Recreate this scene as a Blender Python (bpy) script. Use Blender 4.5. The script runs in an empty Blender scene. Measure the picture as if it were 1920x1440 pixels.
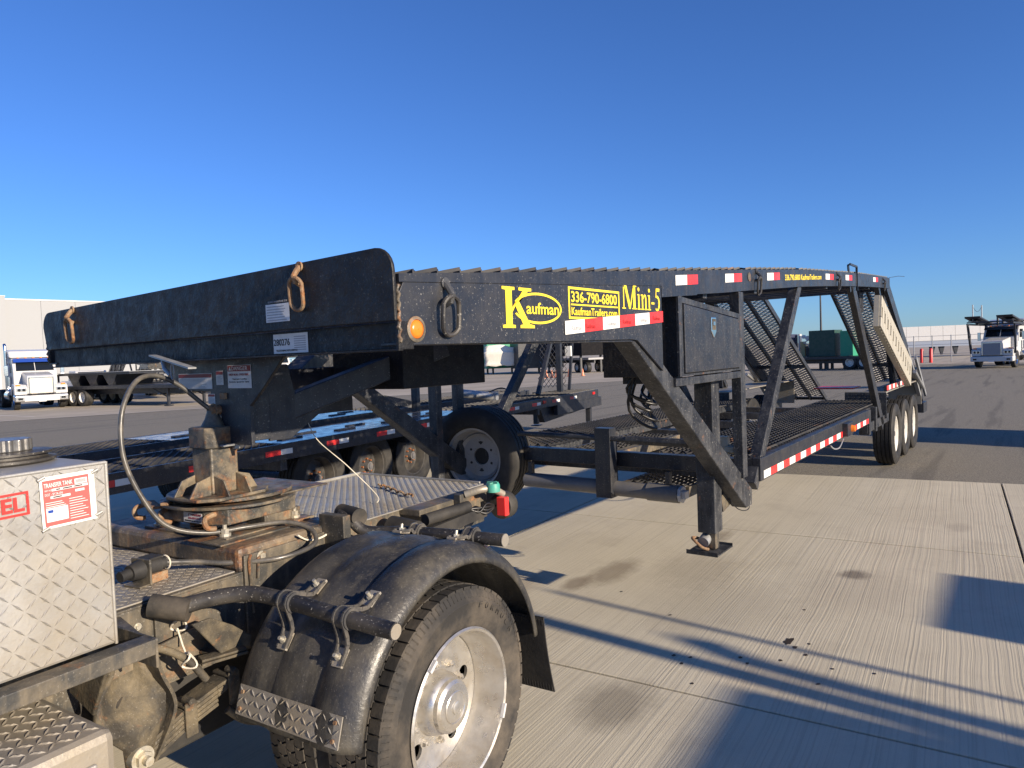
import bpy, math, random
from mathutils import Vector, Matrix
random.seed(7)
PI = math.pi
S = bpy.context.scene
COL = S.collection

# ------------------------------------------------------------------ camera, sky, sun
cam_d = bpy.data.cameras.new('camera'); cam = bpy.data.objects.new('camera', cam_d); COL.objects.link(cam)
right = Vector((0.59202339, -0.80500822, -0.03834153)); down = Vector((-0.05466913, 0.00735117, -0.99847746)); fwd = Vector((0.80406442, 0.59321811, -0.03965703))
CAMP = Vector((-1.416, -1.433, 1.6))
cam.matrix_world = Matrix(((right.x, -down.x, -fwd.x, CAMP.x), (right.y, -down.y, -fwd.y, CAMP.y), (right.z, -down.z, -fwd.z, CAMP.z), (0, 0, 0, 1)))
cam_d.lens = 36 * 1331 / 1920; cam_d.sensor_width = 36; cam_d.clip_start = .05; cam_d.clip_end = 3000
S.camera = cam
SUN_EL = math.radians(17.3); LIGHT_AZ = math.radians(85.5)       # heading in which the light travels
ld = Vector((math.cos(LIGHT_AZ) * math.cos(SUN_EL), math.sin(LIGHT_AZ) * math.cos(SUN_EL), -math.sin(SUN_EL)))
W_ = bpy.data.worlds.new('World'); S.world = W_; W_.use_nodes = True
nt = W_.node_tree; bg = nt.nodes['Background']
sky = nt.nodes.new('ShaderNodeTexSky'); sky.sky_type = 'NISHITA'; sky.sun_disc = False
sky.sun_elevation = SUN_EL
sx, sy = -ld.x, -ld.y
sky.sun_rotation = math.atan2(sx, sy)
sky.altitude = 200; sky.air_density = 1.0; sky.dust_density = .15; sky.ozone_density = 4.5
tn = nt.nodes.new('ShaderNodeMix'); tn.data_type = 'RGBA'; tn.blend_type = 'MULTIPLY'; tn.inputs[0].default_value = 1; tn.inputs[7].default_value = (.50, .70, 1.06, 1)
nt.links.new(sky.outputs[0], tn.inputs[6]); nt.links.new(tn.outputs[2], bg.inputs[0])
bg.inputs[1].default_value = .093
sun_d = bpy.data.lights.new('sun', 'SUN'); sun_d.energy = 5.0; sun_d.angle = math.radians(.53); sun_d.color = (1, .85, .66)
sun = bpy.data.objects.new('sun', sun_d); COL.objects.link(sun); sun.rotation_euler = ld.to_track_quat('-Z', 'Y').to_euler(); sun.location = (0, -8, 9)
S.view_settings.view_transform = 'Standard'; S.view_settings.look = 'None'; S.view_settings.exposure = 0.76; S.view_settings.gamma = 1
S.view_settings.use_curve_mapping = False

# ------------------------------------------------------------------ helpers
class MB:
    def __init__(s): s.v = []; s.f = []; s.p = []
    def add(s, vs, fs):
        o = len(s.v); s.p.append((o, len(s.f))); s.v += [tuple(a) for a in vs]; s.f += [tuple(i + o for i in f) for f in fs]; return s
    def box(s, x0, x1, y0, y1, z0, z1, M=None):
        vs = [(x, y, z) for z in (z0, z1) for y in (y0, y1) for x in (x0, x1)]
        if M is not None: vs = [M @ Vector(a) for a in vs]
        return s.add(vs, [(0, 2, 3, 1), (4, 5, 7, 6), (0, 1, 5, 4), (2, 6, 7, 3), (0, 4, 6, 2), (1, 3, 7, 5)])
    def bar(s, p0, p1, w, h, up=(0, 0, 1)):
        p0 = Vector(p0); p1 = Vector(p1); d = p1 - p0; L = d.length; d.normalize(); up = Vector(up)
        if abs(d.dot(up)) > .98: up = Vector((0, 1, 0))
        sd = d.cross(up).normalized(); u = sd.cross(d)
        M = Matrix(((d.x, sd.x, u.x, p0.x), (d.y, sd.y, u.y, p0.y), (d.z, sd.z, u.z, p0.z), (0, 0, 0, 1)))
        return s.box(0, L, -w / 2, w / 2, -h / 2, h / 2, M)
    def prism(s, poly, ax, a, b):
        n = len(poly)
        def pt(p, c):
            return {'x': (c, p[0], p[1]), 'y': (p[0], c, p[1]), 'z': (p[0], p[1], c)}[ax]
        vs = [pt(p, a) for p in poly] + [pt(p, b) for p in poly]
        return s.add(vs, [tuple(range(n)), tuple(range(2 * n - 1, n - 1, -1))] + [(i, i + n, (i + 1) % n + n, (i + 1) % n) for i in range(n)])
    def tube(s, pts, r, n=10, caps=True):
        pts = [Vector(p) for p in pts]; rs = r if isinstance(r, (list, tuple)) else [r] * len(pts)
        vs = []; fs = []; pu = None
        for i, p in enumerate(pts):
            d = (pts[min(i + 1, len(pts) - 1)] - pts[max(i - 1, 0)]).normalized()
            if pu is None:
                pu = Vector((0, 0, 1)) if abs(d.z) < .9 else Vector((1, 0, 0))
            u = (pu - d * pu.dot(d)).normalized(); w = d.cross(u); pu = u
            for k in range(n):
                a = 2 * PI * k / n; vs.append(p + (u * math.cos(a) + w * math.sin(a)) * rs[i])
        for i in range(len(pts) - 1):
            for k in range(n):
                fs.append((i * n + k, i * n + (k + 1) % n, (i + 1) * n + (k + 1) % n, (i + 1) * n + k))
        if caps: fs += [tuple(range(n - 1, -1, -1)), tuple((len(pts) - 1) * n + k for k in range(n))]
        return s.add(vs, fs)
    def cyl(s, p0, p1, r, n=24, r2=None): return s.tube([p0, p1], [r, r if r2 is None else r2], n)
    def lathe(s, prof, n=48, c=(0, 0, 0), ax='y', close=False):
        vs = []; fs = []; m = len(prof)
        for k in range(n):
            a = 2 * PI * k / n; ca, sa = math.cos(a), math.sin(a)
            for r, t in prof:
                q = {'y': (r * ca, t, r * sa), 'z': (r * ca, r * sa, t), 'x': (t, r * ca, r * sa)}[ax]
                vs.append((q[0] + c[0], q[1] + c[1], q[2] + c[2]))
        for k in range(n):
            k2 = (k + 1) % n
            for j in range(m - 1 + (1 if close else 0)):
                j2 = (j + 1) % m
                fs.append((k * m + j, k2 * m + j, k2 * m + j2, k * m + j2))
        return s.add(vs, fs)
    def mesh(s, name, mat, smooth=None):
        me = bpy.data.meshes.new(name); me.from_pydata(s.v, [], s.f); me.update()
        for m in (mat if isinstance(mat, (list, tuple)) else [mat]): me.materials.append(m)
        if smooth is not None:
            me.polygons.foreach_set('use_smooth', [True] * len(me.polygons)); me.set_sharp_from_angle(angle=math.radians(smooth))
        return me
def link(name, me, parent=None, bevel=0, M=None):
    o = bpy.data.objects.new(name, me); COL.objects.link(o)
    if parent is not None: o.parent = parent
    if M is not None: o.matrix_local = M
    if bevel:
        b = o.modifiers.new('bevel', 'BEVEL'); b.width = bevel; b.segments = 2; b.limit_method = 'ANGLE'; b.angle_limit = math.radians(40)
    return o
SPLIT = {'gusset', 'balance_weight', 'kick_plate_rivet', 'front_fender', 'deck_bearer', 'fog_lamp', 'roof_lamp', 'tube_hanger', 'hose_clip', 'rack_post', 'ramp_leg', 'stake_pocket', 'deck_lip', 'rear_bracket', 'rack_pin', 'frame_side'}
STUFFY = {'lug_nuts', 'small_print', 'headlight_lens', 'grille_bars', 'wiring', 'bolt_holes'}
def part(name, mb, mat, parent=None, bevel=0, smooth=None, M=None, label=None, stuff=False):
    if name in SPLIT and len(mb.p) > 1:
        r = None; ends = mb.p[1:] + [(len(mb.v), len(mb.f))]
        for (v0, f0), (v1, f1) in zip(mb.p, ends):
            q = MB(); q.v = mb.v[v0:v1]; q.f = [tuple(i - v0 for i in f) for f in mb.f[f0:f1]]; q.p = [(0, 0)]
            o = part(name, q, mat, parent, bevel, smooth, M, label, stuff); r = r or o
        return r
    if name in STUFFY: stuff = True
    o = link(name, mb.mesh(name, mat, smooth), parent, bevel, M)
    if label: o['label'] = label
    if stuff: o['kind'] = 'stuff'
    return o
def thing(name, label, cat, loc=(0, 0, 0), rz=0, group=None):
    o = bpy.data.objects.new(name, None); COL.objects.link(o); o.location = loc; o.rotation_euler = (0, 0, rz); o.empty_display_size = .2
    o['label'] = label; o['category'] = cat
    if group: o['group'] = group
    return o
def tagm(o, label, cat, group=None):
    o['label'] = label; o['category'] = cat
    if group: o['group'] = group
    return o
def copy_tree(o, parent=None):
    kids = list(o.children)
    c = o.copy(); COL.objects.link(c)
    if parent is not None: c.parent = parent
    for k in kids: copy_tree(k, c)
    return c
def frame(o, u, v):
    o = Vector(o); u = Vector(u).normalized(); v = Vector(v); v = (v - u * u.dot(v)).normalized(); n = u.cross(v)
    return Matrix(((u.x, v.x, n.x, o.x), (u.y, v.y, n.y, o.y), (u.z, v.z, n.z, o.z), (0, 0, 0, 1)))
def text(s, o, u, v, w, h, mat, parent, name='lettering', bold=0, depth=.0006, space=1.0, shear=0):
    cu = bpy.data.curves.new('t', 'FONT'); cu.body = s; cu.extrude = .02; cu.offset = bold; cu.resolution_u = 3; cu.space_character = space; cu.shear = shear
    ob = bpy.data.objects.new('t', cu); COL.objects.link(ob); dg = bpy.context.evaluated_depsgraph_get()
    me = bpy.data.meshes.new_from_object(ob.evaluated_get(dg)); bpy.data.objects.remove(ob); bpy.data.curves.remove(cu)
    xs = [q.co.x for q in me.vertices]; ys = [q.co.y for q in me.vertices]
    x0, x1, y0, y1 = min(xs), max(xs), min(ys), max(ys)
    for q in me.vertices:
        q.co = ((q.co.x - x0) / (x1 - x0) * w, (q.co.y - y0) / (y1 - y0) * h, depth if q.co.z > 0 else -.0002)
    me.name = name; me.materials.clear(); me.materials.append(mat)
    return link(name, me, parent, M=frame(o, u, v))
def holed_plate(outer, holes, t, name='plate'):
    """flat plate in XY with round or polygonal holes, thickness t (z -t/2..t/2)"""
    cu = bpy.data.curves.new('c', 'CURVE'); cu.dimensions = '2D'; cu.fill_mode = 'BOTH'; cu.extrude = t / 2
    for lp in [outer] + holes:
        sp = cu.splines.new('POLY'); sp.points.add(len(lp) - 1); sp.use_cyclic_u = True
        for i, q in enumerate(lp): sp.points[i].co = (q[0], q[1], 0, 1)
    ob = bpy.data.objects.new('c', cu); COL.objects.link(ob); dg = bpy.context.evaluated_depsgraph_get()
    me = bpy.data.meshes.new_from_object(ob.evaluated_get(dg)); bpy.data.objects.remove(ob); bpy.data.curves.remove(cu)
    me.name = name; return me
def circ(cx, cy, r, n=20, rx=None): return [(cx + r * math.cos(2 * PI * i / n), cy + (rx or r) * math.sin(2 * PI * i / n)) for i in range(n)]
def lozenges(o, u, v, w, h, pitch=.034, L=.036, B=.009, H=.0022, seed=1, skip=None):
    m = MB(); F = frame(o, u, v); i = 0; y = pitch / 2; j = 0
    rows = int(h / pitch); cols = int(w / pitch)
    for j in range(rows):
        for i in range(cols):
            cx = (i + .5) * w / cols; cy = (j + .5) * h / rows
            if skip and skip(cx, cy): continue
            a = math.radians(45 if (i + j) % 2 else -45); ca, sa = math.cos(a), math.sin(a)
            def q(x, y, z): return F @ Vector((cx + x * ca - y * sa, cy + x * sa + y * ca, z))
            m.add([q(-L / 2, 0, 0), q(0, -B / 2, 0), q(L / 2, 0, 0), q(0, B / 2, 0), q(-L * .22, 0, H), q(L * .22, 0, H)],
                  [(0, 1, 5, 4), (1, 2, 5), (2, 3, 4, 5), (3, 0, 4)])
    return m
def expanded(L, Wd, px=.036, py=.075, th=.0045, hh=.013, F=None, tilt=.006):
    """expanded metal: zigzag strands running across, spaced along the length"""
    m = MB(); nr = int(L / px); nc = max(2, int(Wd / (py / 2)))
    for i in range(nr):
        vs = []
        for j in range(nc + 1):
            y = Wd * j / nc; k = (i + j) % 2
            x = (i + .5) * px + (px * .46 if k else -px * .46); z = tilt if k else -tilt
            for dx, dz in ((-th / 2, -hh / 2), (th / 2, -hh / 2), (th / 2, hh / 2), (-th / 2, hh / 2)):
                q = Vector((x + dx, y, z + dz)); vs.append(F @ q if F is not None else q)
        fs = []
        for j in range(nc):
            for c in range(4):
                fs.append((j * 4 + c, j * 4 + (c + 1) % 4, (j + 1) * 4 + (c + 1) % 4, (j + 1) * 4 + c))
        fs += [(3, 2, 1, 0), (nc * 4, nc * 4 + 1, nc * 4 + 2, nc * 4 + 3)]
        m.add(vs, fs)
    return m
def smoothpath(pts, n=8):
    pts = [Vector(p) for p in pts]; P = [pts[0]] + pts + [pts[-1]]; out = []
    for i in range(1, len(P) - 2):
        a, b, c, d = P[i - 1], P[i], P[i + 1], P[i + 2]
        for k in range(n):
            t = k / n
            out.append(.5 * ((2 * b) + (c - a) * t + (2 * a - 5 * b + 4 * c - d) * t * t + (3 * b - a - 3 * c + d) * t ** 3))
    out.append(pts[-1]); return out

# ------------------------------------------------------------------ materials
def newmat(name):
    m = bpy.data.materials.new(name); m.use_nodes = True; t = m.node_tree; b = t.nodes['Principled BSDF']; return m, t, b
def N(t, ty, **kw):
    n = t.nodes.new(ty)
    for k, v in kw.items():
        if k in n.inputs.keys() if hasattr(n.inputs, 'keys') else False: n.inputs[k].default_value = v
        else: setattr(n, k, v)
    return n
def noise(t, vec, scale, detail=6, rough=.6, dist=0):
    n = t.nodes.new('ShaderNodeTexNoise'); n.inputs['Scale'].default_value = scale; n.inputs['Detail'].default_value = detail; n.inputs['Roughness'].default_value = rough; n.inputs['Distortion'].default_value = dist
    t.links.new(vec, n.inputs['Vector']); return n.outputs['Fac']
def ramp(t, fac, a, b, lo=0., hi=1.):
    n = t.nodes.new('ShaderNodeMapRange'); n.inputs['From Min'].default_value = a; n.inputs['From Max'].default_value = b; n.inputs['To Min'].default_value = lo; n.inputs['To Max'].default_value = hi; n.clamp = True
    t.links.new(fac, n.inputs['Value']); return n.outputs[0]
def mix(t, fac, A, B):
    n = t.nodes.new('ShaderNodeMix'); n.data_type = 'RGBA'
    for k, q in ((6, A), (7, B)):
        if isinstance(q, tuple): n.inputs[k].default_value = (*q, 1)
        else: t.links.new(q, n.inputs[k])
    if isinstance(fac, float): n.inputs[0].default_value = fac
    else: t.links.new(fac, n.inputs[0])
    return n.outputs[2]
def math_(t, op, a, b=None):
    n = t.nodes.new('ShaderNodeMath'); n.operation = op
    for k, q in ((0, a), (1, b)):
        if q is None: continue
        if isinstance(q, (int, float)): n.inputs[k].default_value = q
        else: t.links.new(q, n.inputs[k])
    return n.outputs[0]
def coords(t, scale=(1, 1, 1), rot=(0, 0, 0), loc=(0, 0, 0), kind='Object'):
    c = t.nodes.new('ShaderNodeTexCoord'); mp = t.nodes.new('ShaderNodeMapping'); mp.inputs['Scale'].default_value = scale; mp.inputs['Rotation'].default_value = rot; mp.inputs['Location'].default_value = loc
    t.links.new(c.outputs[kind], mp.inputs['Vector']); return mp.outputs[0]
def paint(name, base, rough=.45, metal=0., dust=(.30, .26, .2), dust_amt=.25, dust_scale=6, speck=0., speck_scale=90, speck_col=(.55, .52, .46), rust=0., rust_scale=5, bump=.15, bump_scale=60, streak=0., coat=0., spec=.5):
    m, t, b = newmat(name); v = coords(t); col = base
    n1 = noise(t, v, dust_scale, 7, .65)
    col = mix(t, ramp(t, n1, .42, .78, 0., dust_amt), base, dust)
    if streak:
        vs = coords(t, (14, 14, 1.2)); ns = noise(t, vs, 2.2, 5, .6); col = mix(t, ramp(t, ns, .5, .72, 0, streak), col, dust)
    if speck:
        n2 = noise(t, v, speck_scale, 3, .7); col = mix(t, ramp(t, n2, .62, .70, 0, speck), col, speck_col)
    if rust:
        n3 = noise(t, v, rust_scale, 8, .72, .4); n4 = noise(t, v, 70, 4, .6)
        rc = mix(t, ramp(t, n4, .35, .65), (.12, .04, .015), (.38, .17, .06)); col = mix(t, ramp(t, n3, .62 - rust * .25, .74 - rust * .2, 0, .9), col, rc)
    if isinstance(col, tuple): b.inputs['Base Color'].default_value = (*col, 1)
    else: t.links.new(col, b.inputs['Base Color'])
    r = ramp(t, noise(t, v, dust_scale * 2.3, 6, .6), .3, .75, max(.05, rough - .1), min(1, rough + .22)); t.links.new(r, b.inputs['Roughness'])
    b.inputs['Metallic'].default_value = metal; b.inputs['Specular IOR Level'].default_value = spec
    if coat: b.inputs['Coat Weight'].default_value = coat; b.inputs['Coat Roughness'].default_value = .12
    if bump:
        bp = t.nodes.new('ShaderNodeBump'); bp.inputs['Strength'].default_value = bump; bp.inputs['Distance'].default_value = .004
        t.links.new(noise(t, v, bump_scale, 5, .6), bp.inputs['Height']); t.links.new(bp.outputs[0], b.inputs['Normal'])
    return m
def flat(name, base, rough=.5, metal=0., emit=0):
    m, t, b = newmat(name); b.inputs['Base Color'].default_value = (*base, 1); b.inputs['Roughness'].default_value = rough; b.inputs['Metallic'].default_value = metal
    return m
BLK = paint('black_trailer_paint', (.016, .019, .027), .36, dust_amt=.09, speck=.36, speck_scale=130, bump=.22, bump_scale=60, streak=.06)
BLKR = paint('black_rough_paint', (.009, .0095, .011), .46, dust_amt=.06, spec=.35, dust_scale=9, speck=.14, speck_scale=120, bump=1.0, bump_scale=48)
BLKD = paint('black_dusty_paint', (.015, .017, .022), .42, dust=(.24, .24, .235), dust_amt=.24, dust_scale=7, speck=.4, speck_scale=90, bump=.5, bump_scale=60, streak=.16, rust=.04)
BLKM = paint('expanded_metal', (.02, .022, .028), .38, dust_amt=.3, dust_scale=3, rust=.12, rust_scale=1.3, bump=0)
DECKB = paint('deck_plate_black', (.03, .04, .06), .13, dust_amt=.2, dust_scale=4, speck=.3, bump=.2, bump_scale=20)
FRM = paint('frame_grime', (.04, .04, .038), .5, dust=(.30, .24, .155), dust_amt=.7, dust_scale=5, speck=.35, speck_scale=130, rust=.22, bump=.5, bump_scale=60, streak=.3)
RUSTY = paint('rusty_hitch_steel', (.045, .045, .042), .42, dust=(.33, .255, .16), dust_amt=.95, dust_scale=9, speck=.25, speck_scale=150, rust=.45, rust_scale=8, bump=.6, bump_scale=70)
RUSTR = paint('rust_ring', (.17, .10, .055), .75, dust=(.40, .30, .19), dust_amt=.9, dust_scale=25, rust=.5, rust_scale=40, bump=.8, bump_scale=90)
MUD = paint('dried_mud_steel', (.04, .035, .027), .7, dust=(.22, .175, .105), dust_amt=.9, dust_scale=10, rust=.15, rust_scale=12, speck=.25, speck_scale=150, bump=.8, bump_scale=90)
ALU = paint('diamond_aluminium', (.36, .355, .34), .42, metal=.4, dust=(.30, .25, .17), dust_amt=.9, dust_scale=3, bump=.25, bump_scale=110, speck=.25, speck_col=(.2, .17, .13))
ALUD = paint('dusty_tread_plate', (.30, .28, .245), .5, metal=.35, dust=(.31, .25, .165), dust_amt=.95, dust_scale=3.5, bump=.3, bump_scale=90, speck=.3, speck_col=(.16, .13, .1))
RIMM = paint('polished_aluminium_rim', (.62, .60, .56), .3, metal=.8, dust=(.42, .35, .25), dust_amt=.75, dust_scale=9, bump=.1, bump_scale=80)
RIMW = paint('white_steel_rim', (.75, .73, .68), .4, dust=(.35, .3, .22), dust_amt=.5, dust_scale=10, bump=.1)
RIMG = paint('grey_steel_rim', (.16, .16, .17), .4, metal=.4, dust=(.32, .28, .22), dust_amt=.7, dust_scale=12, speck=.6, speck_col=(.02, .02, .02), bump=.2)
RUB = paint('tyre_rubber', (.028, .027, .026), .72, dust=(.17, .14, .105), dust_amt=.85, dust_scale=4, bump=.4, bump_scale=70, spec=.3)
RUBD = paint('tyre_rubber_dark', (.018, .018, .019), .65, dust=(.10, .09, .075), dust_amt=.6, dust_scale=4, bump=.3, bump_scale=60, spec=.35)
PLAS = paint('fender_plastic', (.024, .025, .028), .34, dust=(.30, .26, .18), dust_amt=.28, dust_scale=5, speck=.22, speck_scale=160, bump=.35, bump_scale=90, streak=.14)
PIPE = paint('black_pipe', (.018, .018, .02), .4, dust_amt=.3, speck=.6, speck_scale=100, bump=.2)
ZINC = paint('zinc_bolt', (.5, .48, .42), .4, metal=.6, dust=(.45, .36, .2), dust_amt=.8, dust_scale=30, bump=.2)
HOSE = flat('rubber_hose', (.012, .012, .013), .38)
HOSEG = paint('grey_clear_hose', (.06, .058, .055), .25, dust_amt=.5, dust_scale=14, bump=.0)
WHT = paint('white_paint', (.52, .52, .52), .3, dust_amt=.15, bump=0, coat=.3)
CHR = flat('chrome', (.75, .76, .78), .12, 1)
GLS = flat('dark_glass', (.01, .013, .017), .06)
YEL = flat('yellow_vinyl', (.86, .66, .04), .4)
RED = paint('red_reflective_tape', (.75, .03, .03), .35, dust_amt=.15, bump=0)
SIL = paint('white_reflective_tape', (.74, .74, .70), .35, dust_amt=.2, bump=0)
STICK = paint('white_sticker', (.66, .66, .66), .45, dust=(.35, .32, .26), dust_amt=.4, dust_scale=20, bump=0)
DRED = flat('dark_red_print', (.22, .02, .02), .5)
INK = flat('black_print', (.015, .015, .015), .5)
GRYP = flat('grey_print', (.3, .3, .32), .5)
AMB = flat('amber_lens', (.8, .2, .02), .25)
REDL = flat('red_lens', (.6, .015, .015), .2)
TEAL = paint('teal_plastic', (.05, .32, .25), .45, dust_amt=.4, dust_scale=20)
CREAM = paint('cream_ramp', (.40, .375, .31), .5, dust_amt=.35, dust_scale=8, bump=.2)
PVC = paint('grey_pipe_plastic', (.13, .13, .135), .4, dust=(.3, .25, .18), dust_amt=.5, dust_scale=3, speck=.2, bump=.1)
ORG = flat('cone_orange', (.7, .26, .13), .5)
GRN = paint('green_container_paint', (.02, .26, .14), .45, dust_amt=.15, bump=0)
GRND = paint('dark_green_paint', (.008, .05, .035), .45, dust_amt=.15, bump=0)
BLUE = flat('blue_paint', (.02, .06, .3), .3)
NAVY = paint('navy_tarp', (.02, .028, .07), .6, dust_amt=.1, bump=0)
REDP = flat('red_post_paint', (.6, .03, .03), .4)
GRYM = paint('galvanised', (.34, .35, .36), .45, metal=.5, dust_amt=.3, bump=.1)
TARP = paint('white_tarpaulin', (.72, .70, .62), .7, dust_amt=.2, bump=.6, bump_scale=4)
PRED = flat('placard_red', (.62, .10, .09), .45)

# ------------------------------------------------------------------ ground
GY = math.radians(4.2)
gx = Vector((math.cos(GY), math.sin(GY))); gy = Vector((-math.sin(GY), math.cos(GY))); G0 = Vector((4.843, -1.353))
def m_concrete():
    m, t, b = newmat('broomed_concrete')
    c = t.nodes.new('ShaderNodeTexCoord'); v = c.outputs['Object']
    # broom lines run along gx, wavering slightly
    mp = t.nodes.new('ShaderNodeMapping'); mp.inputs['Rotation'].default_value = (0, 0, -GY); t.links.new(v, mp.inputs['Vector'])
    sep = t.nodes.new('ShaderNodeSeparateXYZ'); t.links.new(mp.outputs[0], sep.inputs[0])
    wob = noise(t, mp.outputs[0], .9, 2, .5); wob2 = noise(t, mp.outputs[0], 5, 2, .5)
    yy = math_(t, 'ADD', sep.outputs[1], math_(t, 'MULTIPLY', wob, .035)); yy = math_(t, 'ADD', yy, math_(t, 'MULTIPLY', wob2, .008))
    cb = t.nodes.new('ShaderNodeCombineXYZ'); t.links.new(math_(t, 'MULTIPLY', sep.outputs[0], .35), cb.inputs[0]); t.links.new(math_(t, 'MULTIPLY', yy, 85.), cb.inputs[1])
    g = noise(t, cb.outputs[0], 1.0, 3, .55)
    cb2 = t.nodes.new('ShaderNodeCombineXYZ'); t.links.new(math_(t, 'MULTIPLY', sep.outputs[0], .2), cb2.inputs[0]); t.links.new(math_(t, 'MULTIPLY', yy, 9.), cb2.inputs[1])
    g2 = noise(t, cb2.outputs[0], 1.0, 3, .6)
    col = mix(t, ramp(t, noise(t, v, .8, 6, .6), .3, .7), (.53, .475, .35), (.61, .55, .41))
    col = mix(t, ramp(t, g, .34, .50, .27, 0.), col, (.26, .225, .155))
    col = mix(t, ramp(t, g2, .5, .75, 0, .06), col, (.22, .18, .135))
    col = mix(t, ramp(t, noise(t, v, 2.2, 7, .7), .52, .8, 0, .35), col, (.26, .21, .155))
    # slab-to-slab tone
    oi = t.nodes.new('ShaderNodeObjectInfo'); col = mix(t, ramp(t, oi.outputs['Random'], 0, 1, 0, .12), col, (.3, .26, .2))
    # stains that stay put (position, radii, strength)
    nw = noise(t, v, 8, 7, .72)
    for (x, y, rx, ry, st, cc) in [(2.75, 1.15, .22, .10, .6, (.15, .11, .07)), (3.1, 1.05, .42, .16, .55, (.16, .12, .075)), (3.45, .55, .5, .35, .3, (.2, .16, .11)), (4.35, .75, .3, .12, .5, (.15, .11, .07)), (2.8, .2, .7, .5, .2, (.2, .17, .13)),
                                   (1.38, .12, .3, .2, .5, (.10, .08, .06)), (3.85, -.42, .13, .12, .75, (.12, .1, .08)), (3.5, -.5, .5, .5, .22, (.18, .15, .12)), (5.6, -.9, .2, .12, .3, (.2, .16, .12)), (2.0, -.4, .25, .4, .18, (.35, .22, .12)), (2.5, 1.5, .3, .2, .4, (.2, .15, .1))]:
        s2 = t.nodes.new('ShaderNodeSeparateXYZ'); t.links.new(v, s2.inputs[0])
        dx = math_(t, 'DIVIDE', math_(t, 'SUBTRACT', s2.outputs[0], x), rx); dy = math_(t, 'DIVIDE', math_(t, 'SUBTRACT', s2.outputs[1], y), ry)
        d = math_(t, 'SQRT', math_(t, 'ADD', math_(t, 'MULTIPLY', dx, dx), math_(t, 'MULTIPLY', dy, dy)))
        d = math_(t, 'ADD', d, math_(t, 'MULTIPLY', nw, .9))
        col = mix(t, ramp(t, d, 1.5, .9, 0, st), col, cc)
    sp = noise(t, v, 190, 3, .7); col = mix(t, ramp(t, sp, .62, .7, 0, .5), col, (.12, .1, .08))
    t.links.new(col, b.inputs['Base Color']); b.inputs['Roughness'].default_value = .82; b.inputs['Specular IOR Level'].default_value = .3
    h = math_(t, 'ADD', math_(t, 'MULTIPLY', g, 1.0), math_(t, 'MULTIPLY', noise(t, v, 150, 4, .6), .35))
    bp = t.nodes.new('ShaderNodeBump'); bp.inputs['Strength'].default_value = .42; bp.inputs['Distance'].default_value = .006
    t.links.new(h, bp.inputs['Height']); t.links.new(bp.outputs[0], b.inputs['Normal'])
    return m
def m_asphalt():
    m, t, b = newmat('worn_asphalt'); c = t.nodes.new('ShaderNodeTexCoord'); v = c.outputs['Object']
    col = mix(t, ramp(t, noise(t, v, 65, 4, .75), .36, .64), (.07, .062, .048), (.36, .325, .255))
    col = mix(t, ramp(t, noise(t, v, .35, 6, .6), .3, .7, 0, .5), col, (.21, .193, .155))
    vs = coords(t, (.12, 1.6, 1), (0, 0, math.radians(22))); col = mix(t, ramp(t, noise(t, vs, 1.3, 4, .6), .56, .66, 0, .38), col, (.06, .055, .05))
    vs = coords(t, (.05, .9, 1), (0, 0, math.radians(-8))); col = mix(t, ramp(t, noise(t, vs, 2, 4, .6), .6, .66, 0, .35), col, (.05, .047, .043))
    t.links.new(col, b.inputs['Base Color']); b.inputs['Roughness'].default_value = .9; b.inputs['Specular IOR Level'].default_value = .25
    bp = t.nodes.new('ShaderNodeBump'); bp.inputs['Strength'].default_value = .8; bp.inputs['Distance'].default_value = .006
    t.links.new(noise(t, v, 75, 4, .7), bp.inputs['Height']); t.links.new(bp.outputs[0], b.inputs['Normal'])
    return m
def m_farconc():
    m, t, b = newmat('far_concrete'); c = t.nodes.new('ShaderNodeTexCoord'); v = c.outputs['Object']
    col = mix(t, ramp(t, noise(t, v, .25, 6, .65), .35, .7), (.33, .28, .21), (.46, .40, .31))
    vs = coords(t, (.06, .8, 1), (0, 0, math.radians(22))); col = mix(t, ramp(t, noise(t, vs, 1.5, 4, .6), .52, .66, 0, .5), col, (.2, .175, .14))
    t.links.new(col, b.inputs['Base Color']); b.inputs['Roughness'].default_value = .85
    return m
CONC = m_concrete(); ASPH = m_asphalt(); FCON = m_farconc()
def sheet(name, poly, z, mat):
    me = bpy.data.meshes.new(name); me.from_pydata([(x, y, z) for x, y in poly], [], [tuple(range(len(poly)))]); me.materials.append(mat)
    o = link(name, me); o['kind'] = 'structure'; return o
sheet('asphalt_ground', [(-1500, -1500), (1500, -1500), (1500, 1500), (-1500, 1500)], -.012, ASPH)
sheet('far_concrete_pavement', [(-30, 44), (7.9, 27.7), (13.5, 25.2), (19.1, 23), (24.7, 20.4), (31, 18.3), (38, 14), (48, 9.5), (52.3, 5.5), (52, -1), (50, -15), (60, -60), (400, -60), (400, 300), (-30, 300)], -.006, FCON)
PAVW = flat('road_paint_white', (.62, .58, .5), .7)
def strip(name, pts, w, z, mat):
    mb = MB()
    for (x0, y0), (x1, y1) in zip(pts[:-1], pts[1:]):
        d = Vector((x1 - x0, y1 - y0)).normalized(); n = Vector((-d.y, d.x)) * w / 2
        mb.add([(x0 - n.x, y0 - n.y, z), (x1 - n.x, y1 - n.y, z), (x1 + n.x, y1 + n.y, z), (x0 + n.x, y0 + n.y, z)], [(0, 1, 2, 3)])
    o = part(name, mb, mat); o['kind'] = 'structure'; return o
strip('painted_edge_line', [(2.2, 30.2), (7.9, 27.7), (13.5, 25.2), (19.1, 23), (24.7, 20.4), (31, 18.3)], .14, -.001, PAVW)
strip('painted_bay_line', [(9.4, 29), (9.0, 37)], .12, -.001, PAVW)
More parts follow.
